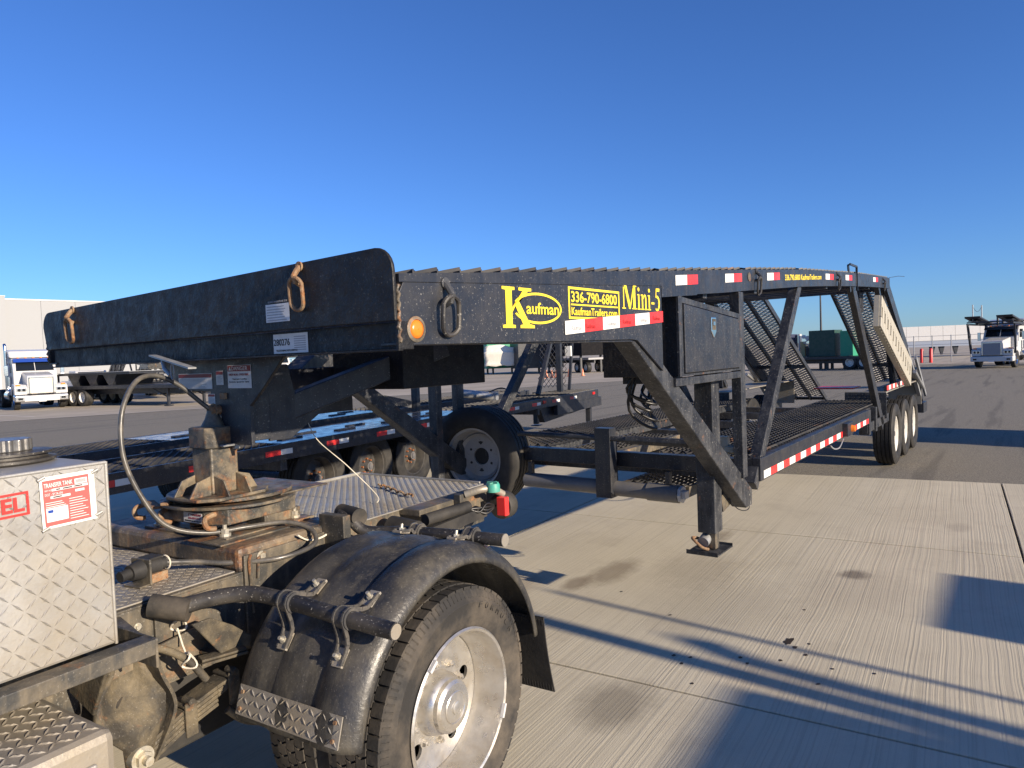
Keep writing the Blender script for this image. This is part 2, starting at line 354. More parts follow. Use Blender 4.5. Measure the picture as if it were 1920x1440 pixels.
strip('painted_bay_line', [(14.2, 28.4), (13.6, 34.5)], .12, -.001, PAVW)
# slabs of the near apron, each its own piece, joints recessed between them
apron = MB(); apron.box(-3.1 * 4, 3.05, -3.77 * 3, 3.77 * 3, -.02, -.011)
JOINT = flat('joint_filler', (.03, .026, .022), .9)
AM = Matrix.Translation((G0.x, G0.y, 0)) @ Matrix.Rotation(GY, 4, 'Z'); apron.v = [tuple(AM @ Vector(q)) for q in apron.v]
apr = link('concrete_apron', apron.mesh('concrete_apron', JOINT), None); apr['kind'] = 'structure'
def slab(u0, u1, v0, v1, uL=None):
    g = .008; mb = MB(); P4 = [(u0 + g, v0 + g), ((u1 if uL is None else uL(v0)) - g, v0 + g), ((u1 if uL is None else uL(v1)) - g, v1 - g), (u0 + g, v1 - g)]
    W4 = [G0 + gx * a + gy * b_ for a, b_ in P4]
    vs = [(q.x, q.y, z) for z in (-.012, 0) for q in W4]
    mb.add(vs, [(4, 5, 6, 7), (0, 1, 5, 4), (1, 2, 6, 5), (2, 3, 7, 6), (3, 0, 4, 7)])
    o = link('concrete_slab', mb.mesh('concrete_slab', CONC), apr, bevel=.003); return o
for i in range(-4, 1):
    for j in range(-3, 3):
        if i < 0: slab(i * 3.1, i * 3.1 + 3.1, j * 3.77, j * 3.77 + 3.77)
        else: slab(0, 3.1, j * 3.77, j * 3.77 + 3.77, lambda v: 3.12 - .06 * v)
# oil drops on the slabs
m = MB()
drops = [(2.48, -.35, .055, .024), (2.42, -.40, .018, .012), (2.5, -.45, .012, .009), (2.35, -.47, .014, .01), (2.22, -.38, .012, .008), (2.15, -.2, .014, .01), (2.1, -.25, .012, .008), (2.02, .02, .012, .009), (2.0, .10, .013, .01), (1.93, .03, .014, .01), (2.25, -.62, .011, .008), (2.05, -.6, .012, .009), (2.3, -.8, .01, .008), (2.52, .35, .012, .008), (2.75, .8, .011, .008), (3.0, -.3, .01, .008), (1.75, -.1, .01, .008)]
for (x, y, a, b_) in drops:
    n = 14; vs = [(x, y, .0012)]
    for k in range(n):
        w = 1 + random.uniform(-.3, .35); vs.append((x + a * w * math.cos(2 * PI * k / n), y + b_ * w * math.sin(2 * PI * k / n), .0012))
    m.add(vs, [(0, 1 + k, 1 + (k + 1) % n) for k in range(n)])
o = part('oil_drops', m, flat('oil_stain', (.035, .028, .02), .35)); o['kind'] = 'structure'

# ------------------------------------------------------------------ wheels
def tyre(R, r0, w, n=72, grooves=4, name='tyre', mat=None, parent=None, M=None):
    h = w / 2; gd = .012
    prof = [(r0 + .004, -h * .72), (r0 + .02, -h * .9), (r0 + (R - r0) * .45, -h * 1.0), (R - .045, -h * .97), (R - .014, -h * .88)]
    g = []
    for k in range(grooves):
        c = -h * .75 + (k + .5) * (h * 1.5) / grooves; gw = .006
        g += [(R, c - gw - .002), (R - gd, c - gw), (R - gd, c + gw), (R, c + gw + .002)]
    prof += [(R - .002, -h * .8)] + g + [(R - .002, h * .8), (R - .014, h * .88), (R - .045, h * .97), (r0 + (R - r0) * .45, h), (r0 + .02, h * .9), (r0 + .004, h * .72)]
    mb = MB(); mb.lathe(prof, n)
    return part(name, mb, mat or RUBD, parent, smooth=35, M=M)
def nuts(mb, R, y0, y1, r, k, ph=0):
    for i in range(k):
        a = 2 * PI * (i + ph) / k; mb.cyl((R * math.cos(a), y0, R * math.sin(a)), (R * math.cos(a), y1, R * math.sin(a)), r, 6)
    return mb
def small_wheel(parent, M, R=.39, w=.26, rim=None, hub=True, side=-1, name='wheel', lugmat=None):
    """wheel whose outer face looks along -Y (side -1)"""
    e = bpy.data.objects.new(name, None); COL.objects.link(e); e.parent = parent; e.matrix_local = M
    r0 = R * .58
    tyre(R, r0, w, parent=e)
    mb = MB(); h = w / 2
    mb.lathe([(r0 + .012, -h * .80), (r0 + .014, -h * .76), (r0 - .002, -h * .72), (r0 - .018, -h * .35), (r0 - .03, h * .1), (r0 - .045, h * .12), (.10, -h * .12), (.085, -h * .15), (.03, -h * .15), (.001, -h * .15)], 40)
    mb.lathe([(r0 - .03, h * .1), (r0 - .01, h * .7), (r0 + .012, h * .8)], 40)
    part('rim', mb, rim or RIMW, e, smooth=30)
    if hub:
        mb = MB(); mb.cyl((0, -h * .1, 0), (0, -h * .62, 0), .05, 20); mb.cyl((0, -h * .62, 0), (0, -h * .7, 0), .032, 12)
        part('hub', mb, RIMG, e, smooth=30)
        mb = MB(); nuts(mb, .085, -h * .1, -h * .36, .011, 8); part('lug_nuts', mb, lugmat or RIMG, e)
    return e

# ------------------------------------------------------------------ the car hauler trailer
TW = 2.37
RT = [(0, 1.842), (1.76, 1.978), (3.02, 2.078), (4.27, 2.172), (5.4, 2.242), (6.52, 2.30), (7.5, 2.348), (8.44, 2.378)]
def rtop(x):
    for (a, za), (b, zb) in zip(RT[:-1], RT[1:]):
        if x <= b: return za + (zb - za) * (x - a) / (b - a)
    return RT[-1][1]
def tape(parent, x, y, z, w=.14, h=.05, tilt=0, n=2, first='w', logo=True):
    t0 = math.tan(tilt); u = Vector((1, 0, t0)); k = first
    for i in range(n):
        mb = MB(); xa = x + i * w; za = z + (xa - x) * t0; xb = xa + w - .0015; zb = z + (xb - x) * t0
        mb.add([(xa, y, za), (xb, y, zb), (xb, y, zb + h), (xa, y, za + h)], [(0, 1, 2, 3)])
        part('reflector_tape', mb, SIL if k == 'w' else RED, parent); k = 'r' if k == 'w' else 'w'
def dring(parent, x, y, z, nrm, s=1.0, rust=True, swing=0):
    """lashing ring with its bracket on a plate with normal nrm ('-x' or '-y')"""
    def T(a, d, zz):      # a along the plate, d out from it
        return (x + a, y - d, z + zz) if nrm == '-y' else (x - d, y - a, z + zz)
    mt = RUSTR if rust else PIPE
    mb = MB(); mb.tube([T(.0, .002, .05 * s), T(0, .016 * s, .035 * s), T(0, .03 * s, .015 * s), T(0, .022 * s, -.004 * s), T(0, .002, -.012 * s)], .011 * s, 8)
    mb.cyl(T(0, 0, .052 * s), T(0, .006, .052 * s), .018 * s, 14)
    br = part('ring_bracket', mb, mt if rust else BLKD, parent, smooth=40)
    pts = []
    for k in range(25):
        a = 2 * PI * k / 24; ca, sa = math.cos(a), math.sin(a)
        zz = -.048 * s + sa * .032 * s + (.026 * s if sa > .01 else -.026 * s if sa < -.01 else 0)
        pts.append(T(ca * .036 * s, .014 * s + .008 * s * (1 + sa), zz))
    mb = MB(); mb.tube(pts, .0075 * s, 8); part('lashing_ring', mb, mt, parent, smooth=40)
def build_hauler(lbl):
    R_ = thing('car_hauler_trailer', lbl, 'trailer')
    # head board
    y1 = TW - .02; c = .07
    top = [(-.002 + 0 * c, 1.71)] + [(c - c * math.cos(a), 1.92 - c + c * math.sin(a)) for a in [PI / 2 * k / 6 for k in range(7)]] + [(y1 - c + c * math.sin(a), 1.885 - c + c * math.cos(a)) for a in [PI / 2 * k / 6 for k in range(7)]] + [(y1 - .03, 1.71)]
    hb = MB(); hb.prism(top, 'x', -.012, .0); part('head_board', hb, BLKR, R_, bevel=.003)
    m = MB(); m.box(.018, .06, .012, y1 - .03, 1.632, 1.708); m.box(.0, .018, .0, y1 - .03, 1.626, 1.632); m.box(.0, .06, -.001, .011, 1.63, 1.7095)
    part('front_channel', m, BLKR, R_, bevel=.002)
    for y in (0., TW - .045):
        out = y if y == 0 else TW
        s = -1 if y == 0 else 1
        # neck plate
        ya, yb = (0.002, .014) if y == 0 else (TW - .014, TW - .002)
        m = MB(); m.prism([(.012, 1.642), (1.44, 1.652), (1.49, 1.648), (1.757, 1.50), (1.757, 1.906), (.03, 1.82), (.012, 1.79)], 'y', ya, yb)
        m.box(.012, 1.47, ya + (.012 if y == 0 else -.07), yb + (.07 if y == 0 else -.012), 1.642, 1.650)
        part('neck_plate', m, BLK, R_, bevel=.0015)
        # weld bead on the front edge
        m = MB(); m.tube([(.006 + .004 * math.sin(i * 2.1), ya - .001, 1.65 + i * .0085) for i in range(20)], [.006 + .0015 * math.sin(i * 1.7) for i in range(20)], 6); part('weld_bead', m, RUSTY, R_, smooth=60)
        # upper rail following the arch
        xs = [0.012, .4, .9, 1.4, 1.7575, 2.2, 2.6, 3.02, 3.5, 4.27, 5., 5.7, 6.52, 7.2, 7.9, 8.44]
        m = MB()
        for a, b in zip(xs[:-1], xs[1:]):
            za, zb = rtop(a), rtop(b); da = (za - (1.82 + (1.906 - 1.82) * (a - .012) / 1.745)) if a < 1.757 else .13; db = (zb - (1.82 + (1.906 - 1.82) * (b - .012) / 1.745)) if b < 1.757 else .13
            if a < 1.757 and b > 1.757 - 1e-6 and b < 1.76: db = zb - 1.9065
            if a >= 1.757: da = .13 if a > 2.2 else .125; db = .13
            yo, yi = (0, .045) if y == 0 else (TW, TW - .045)
            vs = [(a, yo, za - da), (b, yo, zb - db), (b, yo, zb), (a, yo, za), (a, yi, za - da), (b, yi, zb - db), (b, yi, zb), (a, yi, za)]
            m.add(vs, [(0, 1, 2, 3), (5, 4, 7, 6), (3, 2, 6, 7), (1, 0, 4, 5)] + ([(0, 3, 7, 4)] if a == xs[0] else []) + ([(1, 5, 6, 2)] if b == xs[-1] else []))
        part('upper_rail', m, BLK, R_)
        # diagonal neck brace, square tube
        yc = .05 if y == 0 else TW - .05
        ba, bb = (.016, .112) if y == 0 else (TW - .112, TW - .016)
        m = MB(); m.prism([(1.45, 1.6495), (1.61, 1.6495), (3.07, .70), (3.06, .60), (2.955, .60)], 'y', ba, bb); part('neck_brace', m, BLKD, R_, bevel=.006)
        # post, diagonals, lower rail
        m = MB(); m.box(2.865, 2.945, yc - .05, yc + .01, .80, 1.935); part('upright_post', m, BLKD, R_, bevel=.004)
        m = MB(); m.bar((4.33, yc, 2.06), (3.15, yc, .70), .07, .085); part('diagonal_strut', m, BLKD, R_, bevel=.004)
        m = MB(); m.bar((6.35, yc, 2.2), (7.95, yc, .60), .06, .13); part('diagonal_strut', m, BLK, R_, bevel=.004)
        m = MB(); m.bar((6.12, yc + s * .03, 2.36), (6.2, yc + s * .03, 2.1), .012, .05); m.bar((6.42, yc + s * .05, 2.36), (6.42, yc + s * .05, 2.12), .012, .02); m.bar((6.1, yc + s * .05, 2.36), (6.43, yc + s * .05, 2.36), .012, .02)
        part('stake_pocket', m, BLK, R_)
        yo, yi = (.0, .055) if y == 0 else (TW - .055, TW)
        m = MB(); m.box(3.2, 6.95, yo, yi, .725, .875); part('lower_rail', m, BLK, R_, bevel=.004)
        m = MB(); m.box(6.95, 8.35, yo + .02 * (1 if y == 0 else -1), yi + .02 * (1 if y == 0 else -1), .62, .72); m.box(6.955, 7.04, yo, yi + .05, .6, .87); m.box(7.35, 7.43, yo, yi + .05, .6, .87); part('axle_frame', m, BLKD, R_, bevel=.003)
        # wheel deck and its front plate
        ye, yf = (.0, .46) if y == 0 else (TW - .46, TW)
        m = MB(); m.box(8.05, 11.3, ye, yf, .985, 1.0); m.box(11.28, 11.3, ye, yf, .6, .985); part('wheel_deck', m, ALUD, R_, bevel=.002)
        m = MB(); m.box(8.05, 8.07, ye, yf, .68, .985); part('wheel_guard', m, BLKD, R_)
        g = lozenges((8.047, yf, .69), (0, -1, 0), (0, 0, 1), .46, .29, .03, .034, .009, .003); part('tread_pattern', g, BLK, R_, stuff=True)
        # three wheels a side
        for k, xw in enumerate((8.95, 9.79, 10.6)):
            Mx = Matrix.Translation((xw, .13, .395)) if y == 0 else Matrix.Translation((xw, TW - .13, .395)) @ Matrix.Rotation(PI, 4, 'Z')
            small_wheel(R_, Mx, .395, .25)
        # rear upright frames carrying the ramp
        m = MB(); m.bar((8.42, yc, 2.32), (11.55, yc, .72), .045, .16); part('ramp_rail', m, BLK, R_)
        m = MB(); m.bar((8.5, yc + s * -.05, 2.26), (8.9, yc, 1.0), .05, .07); m.bar((7.75, yc, 2.33), (9.1, yc, 1.0), .05, .07); part('ramp_leg', m, BLK, R_)
        m = MB(); m.bar((9.9, yc + s * .03, 1.5), (11.2, yc + s * .03, .75), .05, .05); m.bar((10.6, yc + s * .06, 1.35), (11.7, yc + s * .06, .72), .03, .06); m.cyl((10.3, yc + s * .08, 1.15), (11.3, yc + s * .08, .85), .025, 10); part('ramp_latch', m, GRYM, R_)
        m = MB(); m.box(11.55, 12.0, yo, yo + .35 if y == 0 else yi, .44, .60); part('rear_bumper', m, BLK, R_, bevel=.004)
        # flat ramp tapes
    # tapes, near side and far side
    for yy in (-.0012,):
        tape(R_, .878, yy + .0, 1.672, .1475, .052, math.radians(4.0), 6)
        for x in (1.925, 2.632, 3.435, 3.0):
            if x == 3.0: continue
            tape(R_, x, yy, rtop(x) - .073, .146, .05, math.atan(.08), 2)
        for x in (5.09, 5.89, 7.32): tape(R_, x, yy, rtop(x) - .075, .15, .05, math.atan(.052), 2)
        tape(R_, 3.26, yy, .735, .152, .052, 0, 24)
        tape(R_, 8.1, .0 - .0012, 1.012, .15, .055, 0, 12, 'r')
    m = MB(); m.box(8.1, 9.95, 0, .03, 1.001, 1.07); part('ramp_kerb', m, BLK, R_)
    # expanded-metal decks (upper and lower runners)
    for ya, yb in ((.012, .74), (TW - .74, TW - .012)):
        for (xa, xb) in ((.08, 1.75), (1.76, 3.01), (3.03, 4.26), (4.28, 6.51), (6.53, 8.42)):
            za, zb = rtop(xa) + .012, rtop(xb) + .012
            F = frame((xa, ya, za - .003), (xb - xa, 0, zb - za), (0, 1, 0))
            part('deck_mesh', expanded(math.hypot(xb - xa, zb - za), yb - ya, .053 if xa < 4 else .06, .09, .006, .011, F, .004), BLKM, R_, stuff=True)
        m = MB()
        for yy in (ya + .24, ya + .48):
            for (a, za), (b, zb) in zip(RT[:-1], RT[1:]): m.bar((a + .02, yy, za - .03), (b, yy, zb - .03), .04, .05)
        m.bar((1.9, ya + .7 if ya < 1 else ya, rtop(1.9) - .03), (8.4, ya + .7 if ya < 1 else ya, rtop(8.4) - .03), .03, .06)
        part('deck_bearer', m, BLKD, R_)
        F = frame((3.2, ya + .05 if ya < 1 else ya, .885), (1, 0, 0), (0, 1, 0))
        part('deck_mesh', expanded(4.9, .66, .036, .085, .005, .014, F, .007), BLKM, R_, stuff=True)
        m = MB()
        for yy in (ya + .06, ya + .26, ya + .47, ya + .68): m.box(3.2, 8.1, yy - .015, yy + .015, .80, .868)
        part('deck_bearer', m, BLKD, R_)
    for x in (.5, 1.1, 1.7, 2.4, 3.3, 4.3, 5.3, 6.3, 7.3, 8.35):
        m = MB(); z = rtop(x) - .1; m.box(x, x + .06, .046, TW - .046, z - .05, z); part('cross_member', m, BLKD, R_)
    for x in (3.25, 4.2, 5.2, 6.2, 7.2, 8.0):
        m = MB(); m.box(x, x + .06, .056, TW - .056, .72, .795); part('cross_member', m, BLKD, R_)
    # front cross-beam of the low deck with the hanging guide
    m = MB(); m.box(2.98, 3.06, .06, TW - .06, .80, .90); part('front_beam', m, BLK, R_, bevel=.004)
    m = MB(); m.box(2.84, 2.93, .90, 1.02, .60, 1.08); m.box(2.93, 3.0, .93, .99, .66, .97); part('beam_hanger', m, BLK, R_, bevel=.003)
    m = MB(); m.cyl((2.86, 1.68, 1.02), (2.86, .2, 1.0), .018, 12); m.cyl((2.86, .78, 1.005), (2.86, .3, 1.0), .028, 12); part('crank_shaft', m, BLKD, R_, smooth=30)
    m = MB(); m.cyl((2.90, .12, .97), (2.9, .04, .97), .03, 6); m.box(2.88, 2.92, .1, .16, .9, 1.05); part('crank_fitting', m, ZINC, R_)
    m = MB(); m.cyl((2.92, 1.66, .665), (2.92, .62, .655), .052, 28); m.cyl((2.92, .66, .655), (2.92, .44, .655), .059, 28); part('storage_tube', m, PVC, R_, smooth=30)
    m = MB(); m.cyl((2.92, .439, .655), (2.92, .415, .655), .057, 8); m.box(2.885, 2.955, .39, .416, .63, .68); part('tube_cap', m, WHT, R_, bevel=.003)
    m = MB()
    for yy in (.5, 1.0, 1.6): m.box(2.9, 2.94, yy, yy + .03, .70, .80)
    part('tube_hanger', m, BLK, R_)
    # centre runner pieces at the front of the low deck
    for (x0, x1, ya, yb, z) in ((3.1, 4.3, 1.05, 1.45, .87), (3.15, 3.9, .5, .95, .66)):
        F = frame((x0, ya, z), (1, 0, 0), (0, 1, 0)); part('deck_mesh', expanded(x1 - x0, yb - ya, .04, .085, .005, .014, F, .007), BLKM, R_, stuff=True)
        m = MB(); m.box(x0, x1, ya - .03, ya, z - .07, z); m.box(x0, x1, yb, yb + .03, z - .07, z); part('deck_bearer', m, FRM, R_)
    # landing legs
    for yy in (.14, TW - .14):
        m = MB(); m.box(2.60, 2.72 if yy < 1 else 2.67, yy - .055 if yy < 1 else yy + .03, yy + .055 if yy < 1 else yy + .11, .505, 1.65); part('landing_leg', m, BLKD, R_, bevel=.005)
        m = MB(); m.box(2.635, 2.695, yy - .04, yy + .035, .405, .505); lf = part('leg_inner', m, RUSTY, R_, bevel=.004)
        m = MB(); m.cyl((2.59, yy + .02, .45), (2.66, yy + .02, .47), .034, 18); part('leg_spring', m, GRYM, R_, smooth=40)
        m = MB(); m.tube(smoothpath([(2.62, yy + .06, .465), (2.58, yy + .08, .475), (2.56, yy + .06, .465), (2.575, yy + .02, .425), (2.60, yy - .01, .41)]), .009, 8); part('leg_pin', m, RUSTR, R_, smooth=40)
        m = MB(); m.box(2.53, 2.78, yy - .09, yy + .10, .393, .401); m.bar((2.53, yy - .09, .403), (2.53, yy + .10, .403), .004, .025); m.bar((2.78, yy - .09, .403), (2.78, yy + .10, .403), .004, .025)
        part('leg_foot', m, BLKD, R_)
    # tool box
    m = MB(); m.prism([(1.955, 1.462), (2.86, 1.462), (2.86, 1.80), (1.955, 1.868)], 'y', .01, .44); tb = part('tool_box', m, BLKR, R_, bevel=.004)
    m = MB(); m.box(1.95, 2.0, .0, .012, 1.462, 1.868); m.prism([(2.0, 1.835), (2.86, 1.772), (2.86, 1.80), (2.0, 1.8645)], 'y', 0, .012); m.box(2.835, 2.86, 0, .012, 1.462, 1.772); m.box(2.0, 2.835, 0, .012, 1.462, 1.472); part('box_rim', m, BLKD, tb)
    m = MB(); m.prism([(2.012, 1.478), (2.828, 1.478), (2.828, 1.768), (2.012, 1.83)], 'y', -.006, .006); part('box_door', m, BLK, tb, bevel=.004)
    m = MB(); m.prism([(2.37, 1.77), (2.44, 1.77), (2.44, 1.69), (2.405, 1.655), (2.37, 1.69)], 'y', -.012, -.0055); part('latch', m, CHR, tb, bevel=.003)
    m = MB(); m.box(2.38, 2.43, -.0135, -.0115, 1.70, 1.76); part('latch_recess', m, MUD, tb)
    m = MB(); m.box(2.385, 2.41, -.018, -.013, 1.725, 1.745); part('lock_cylinder', m, CHR, tb)
    m = MB(); m.box(1.9, 2.865, .0, .05, 1.415, 1.455); part('box_shelf_bar', m, BLKD, R_, bevel=.003)
    # hoses coiled under the box
    for (cx, r, a, s) in ((2.25, .17, .30, 0), (2.3, .13, .26, .02), (2.22, .10, .20, .01), (2.33, .15, .17, .03), (2.2, .12, .14, .0)):
        pts = [(cx - r * math.cos(PI * k / 16) * .9, .33 + .05 * math.sin(k * .6) + s, 1.462 - a * math.sin(PI * k / 16) ** .8 - .0) for k in range(17)]
        m = MB(); m.tube(pts, .0085, 8); part('hose_loop', m, HOSE, R_, smooth=60)
    m = MB(); m.box(2.1, 2.2, .28, .4, 1.42, 1.46); m.box(2.36, 2.48, .28, .4, 1.42, 1.46); part('hose_clip', m, BLK, R_)
    # small control box under the nose
    m = MB(); m.box(.77, 1.335, .76, 1.22, 1.474, 1.715); part('battery_box', m, BLKR, R_, bevel=.004)
    # coupler: transverse plate, column and braces
    m = MB(); m.prism([(.72, 1.63), (1.58, 1.63), (1.44, 1.51), (1.205, 1.505), (1.205, 1.30), (.94, 1.30), (.94, 1.45), (.86, 1.51)], 'x', .14, .155); cp = part('coupler_plate', m, BLK, R_, bevel=.002)
    m = MB(); m.box(.157, .26, .99, 1.20, 1.31, 1.64); part('coupler_column', m, BLK, R_, bevel=.003)
    m = MB(); m.bar((.32, 1.08, 1.40), (1.05, .78, 1.66), .10, .10); m.bar((.32, 1.20, 1.38), (1.0, 1.6, 1.66), .09, .09); part('coupler_brace', m, BLK, R_, bevel=.005)
    m = MB(); m.box(.55, .95, 1.3, 1.75, 1.36, 1.58); part('valve_box', m, BLK, R_, bevel=.003)
    m = MB(); m.prism([(.262, 1.60), (.262, 1.30), (.36, 1.30), (.56, 1.42), (.40, 1.44), (.36, 1.60)], 'y', 1.0, 1.015); part('coupler_web', m, BLK, R_, bevel=.002)
    m = MB(); m.cyl((.10, 1.15, 1.432), (.15, 1.15, 1.432), .021, 12); m.cyl((.115, 1.15, 1.432), (.12, 1.15, 1.432), .027, 12); part('coupler_bolt', m, RUSTR, R_, smooth=40)
    m = MB(); m.box(.13, .15, 1.09, 1.125, 1.475, 1.50); part('coupler_lug', m, RUSTR, R_, bevel=.002)
    # stickers on the coupler plate
    def sticker(y0, y1, z0, z1, x, base, name, nl=0, head=None, lines=None):
        m = MB(); m.add([(x, y1, z0), (x, y0, z0), (x, y0, z1), (x, y1, z1)], [(0, 1, 2, 3)]); s_ = part(name, m, base, R_)
        if head: m = MB(); h = (z1 - z0) * .27; m.add([(x - .0006, y1 - .002, z1 - h), (x - .0006, y0 + .002, z1 - h), (x - .0006, y0 + .002, z1 - .002), (x - .0006, y1 - .002, z1 - .002)], [(0, 1, 2, 3)]); part('sticker_header', m, head, s_)
        if nl:
            m = MB(); hh = (z1 - z0) * (.66 if head else .9)
            for k in range(nl):
                zz = z0 + hh * (k + .5) / nl; e = random.uniform(.02, .3) * (y1 - y0); m.add([(x - .0006, y1 - .006, zz), (x - .0006, y0 + .006 + e, zz), (x - .0006, y0 + .006 + e, zz + hh / nl * .35), (x - .0006, y1 - .006, zz + hh / nl * .35)], [(0, 1, 2, 3)])
            part('small_print', m, GRYP, s_)
        return s_
    L_ = (0, -1, 0); U_ = (0, 0, 1)
    s1 = sticker(0.920, 1.075, 1.517, 1.605, .1385, STICK, 'danger_sticker', 0, DRED)
    text('DANGER', (.1378, 1.047, 1.585), L_, U_, .105, .015, STICK, s1); text('▲', (.1378, 1.065, 1.585), L_, U_, .015, .013, STICK, s1)
    text('HIGH ROLL OVER RISK:', (.1378, 1.065, 1.565), L_, U_, .13, .008, DRED, s1, bold=.01); text('Improper Loading', (.1378, 1.040, 1.548), L_, U_, .09, .007, INK, s1); text('Excessive Speed On Turns', (.1378, 1.065, 1.537), L_, U_, .13, .007, INK, s1)
    sticker(1.105, 1.155, 1.53, 1.585, .1385, STICK, 'notice_sticker', 7, DRED)
    sticker(1.185, 1.435, 1.515, 1.577, .1385, STICK, 'loading_chart_sticker', 8, DRED)
    sticker(1.170, 1.220, 1.455, 1.495, .1385, STICK, 'warning_sticker', 5, DRED)
    # stickers on the head board
    s2 = sticker(.466, .59, 1.738, 1.796, -.0135, STICK, 'inspection_sticker', 6)
    text('FEDERAL ANNUAL INSPECTION', (-.0142, .575, 1.80), L_, U_, .10, .006, GRYP, s2)
    s3 = sticker(.42, .60, 1.6365, 1.70, .0165, STICK, 'registration_sticker', 0)
    text('280276', (.0158, .597, 1.662), L_, U_, .085, .022, INK, s3, bold=.01); text('TLDTDBAG16TL2B8T61', (.0158, .585, 1.643), L_, U_, .11, .006, INK, s3)
    m = MB()
    for k in range(7): m.add([(.0158, .49 - .0 * k, 1.645 + k * .007), (.0158, .43, 1.645 + k * .007), (.0158, .43, 1.648 + k * .007), (.0158, .49, 1.648 + k * .007)], [(0, 1, 2, 3)])
    part('small_print', m, GRYP, s3)
    # lashing rings
    dring(R_, -.012, .405, 1.858, '-x', .86); dring(R_, -.012, 2.02, 1.832, '-x', .92)
    dring(R_, .205, .002, 1.775, '-y', 1.0, False); dring(R_, 3.2, .0, 2.03, '-y', .95, False); dring(R_, 5.53, .0, 2.18, '-y', .95, False); dring(R_, 7.95, .0, 2.29, '-y', .9, False)
    # marker lamp
    def lamp(x, z, r, mt):
        m = MB(); m.lathe([(r * 1.45, .0), (r * 1.45, -.003), (r * 1.1, -.006), (r * 1.05, -.002)], 28, (x, .001, z)); part('lamp_grommet', m, FRM, R_, smooth=40)
        m = MB(); m.lathe([(r * 1.05, 0), (r * 1.0, -.006), (r * .6, -.010), (.001, -.011)], 28, (x, .001, z)); part('marker_lamp', m, mt, R_, smooth=60)
    lamp(.072, 1.687, .026, AMB)
    m = MB(); m.cyl((3.06, .0, 2.035), (3.06, -.004, 2.035), .028, 20); part('rust_patch', m, RUSTY, R_)
    m = MB(); m.box(5.62, 5.86, -.05, .03, .74, .86); part('marker_box', m, BLK, R_, bevel=.006)
    m = MB(); m.cyl((5.78, -.05, .80), (5.78, -.08, .80), .035, 16, .028); part('marker_lamp', m, AMB, R_, smooth=40)
    m = MB(); m.tube(smoothpath([(5.1, -.01, .72), (5.2, -.02, .68), (5.4, -.02, .67), (5.6, -.01, .72)]), .006, 8); part('cable_loop', m, GRYM, R_, smooth=60)
    # big lettering
    X_ = (1, 0, 0); yl = -.0005 + .002
    def T(s, x, z, w, h, **k): return text(s, (x, .0012, z), X_, U_, w, h, YEL, R_, **k)
    # the logo letter K with slab serifs
    kx, kz, kw, kh = .49, 1.695, .24, .14
    def K(pts): return [(kx + a * kw, kz + b * kh) for a, b in pts]
    m = MB()
    for poly in ([(.0, 1), (.30, 1), (.30, .93), (.23, .92), (.23, .08), (.30, .07), (.30, 0), (.0, 0), (.0, .07), (.08, .08), (.08, .92), (.0, .93)],
                 [(.40, 1), (.72, 1), (.72, .93), (.64, .92), (.23, .50), (.23, .38), (.50, .92), (.40, .93)],
                 [(.30, .58), (.40, .66), (.66, .10), (.78, .07), (.78, 0), (.42, 0), (.42, .07), (.49, .09)]):
        m.prism(K(poly), 'y', .0006, .0016)
    part('logo_letter', m, YEL, R_, stuff=True)
    m = MB(); n = 48; cx, cz, ra, rb, tk = .705, 1.766, .155, .056, .0085
    ang = [math.radians(-158) + math.radians(316) * i / n for i in range(n + 1)]
    vs = [(cx + ra * math.cos(a), .0007, cz + rb * math.sin(a)) for a in ang] + [(cx + (ra - tk * 1.3) * math.cos(a), .0007, cz + (rb - tk) * math.sin(a)) for a in ang]
    m.add(vs, [(i, i + 1, i + 2 + n, i + 1 + n) for i in range(n)]); part('logo_oval', m, YEL, R_)
    T('aufman', .63, 1.745, .21, .042, bold=.012)
    m = MB()
    for (a, b, c_, d) in ((.912, 1.327, 1.848, 1.857), (.912, 1.327, 1.733, 1.742), (.912, .922, 1.742, 1.848), (1.317, 1.327, 1.742, 1.848), (.93, 1.31, 1.786, 1.792)):
        m.add([(a, .0012, c_), (b, .0012, c_), (b, .0012, d), (a, .0012, d)], [(0, 1, 2, 3)])
    part('lettering_frame', m, YEL, R_)
    T('336-790-6800', .932, 1.798, .37, .043, bold=.015); T('KaufmanTrailers.com', .932, 1.748, .37, .031, bold=.012); # the model name in a narrow slab-serif face, each letter its own piece
    mx, mz, mw, mh = 1.352, 1.786, .384, .105
    def G(ch, x0, x1, polys, dots=()):
        m = MB(); wd = (x1 - x0) * mw
        for pl in polys: m.prism([(mx + x0 * mw + a * wd, mz + b * mh) for a, b in pl], 'y', .0007, .0016)
        for (a, b, rx, rz_) in dots: m.prism([(mx + x0 * mw + a * wd + rx * math.cos(t_), mz + b * mh + rz_ * math.sin(t_)) for t_ in [2 * PI * k / 12 for k in range(12)]], 'y', .0007, .0016)
        part('lettering', m, YEL, R_, stuff=len(polys) + len(dots) > 1)
    G('M', 0, .36, [[(.08, .04), (.14, .04), (.14, .9), (.08, .9)], [(0, 0), (.24, 0), (.24, .045), (0, .045)], [(0, .955), (.2, .955), (.2, 1), (0, 1)], [(.14, 1), (.30, 1), (.58, .12), (.50, .0), (.46, .0)],
                   [(.50, .0), (.56, .0), (.84, .95), (.78, .99)], [(.76, .04), (.92, .04), (.92, .96), (.76, .96)], [(.68, 0), (1, 0), (1, .045), (.68, .045)], [(.8, .955), (1, .955), (1, 1), (.8, 1)]])
    def I(x0, x1): G('i', x0, x1, [[(.3, .04), (.68, .04), (.68, .66), (.3, .66)], [(.05, 0), (.95, 0), (.95, .045), (.05, .045)], [(.05, .60), (.3, .62), (.3, .66), (.05, .645)]], [(.48, .86, .009, .009)])
    I(.375, .465)
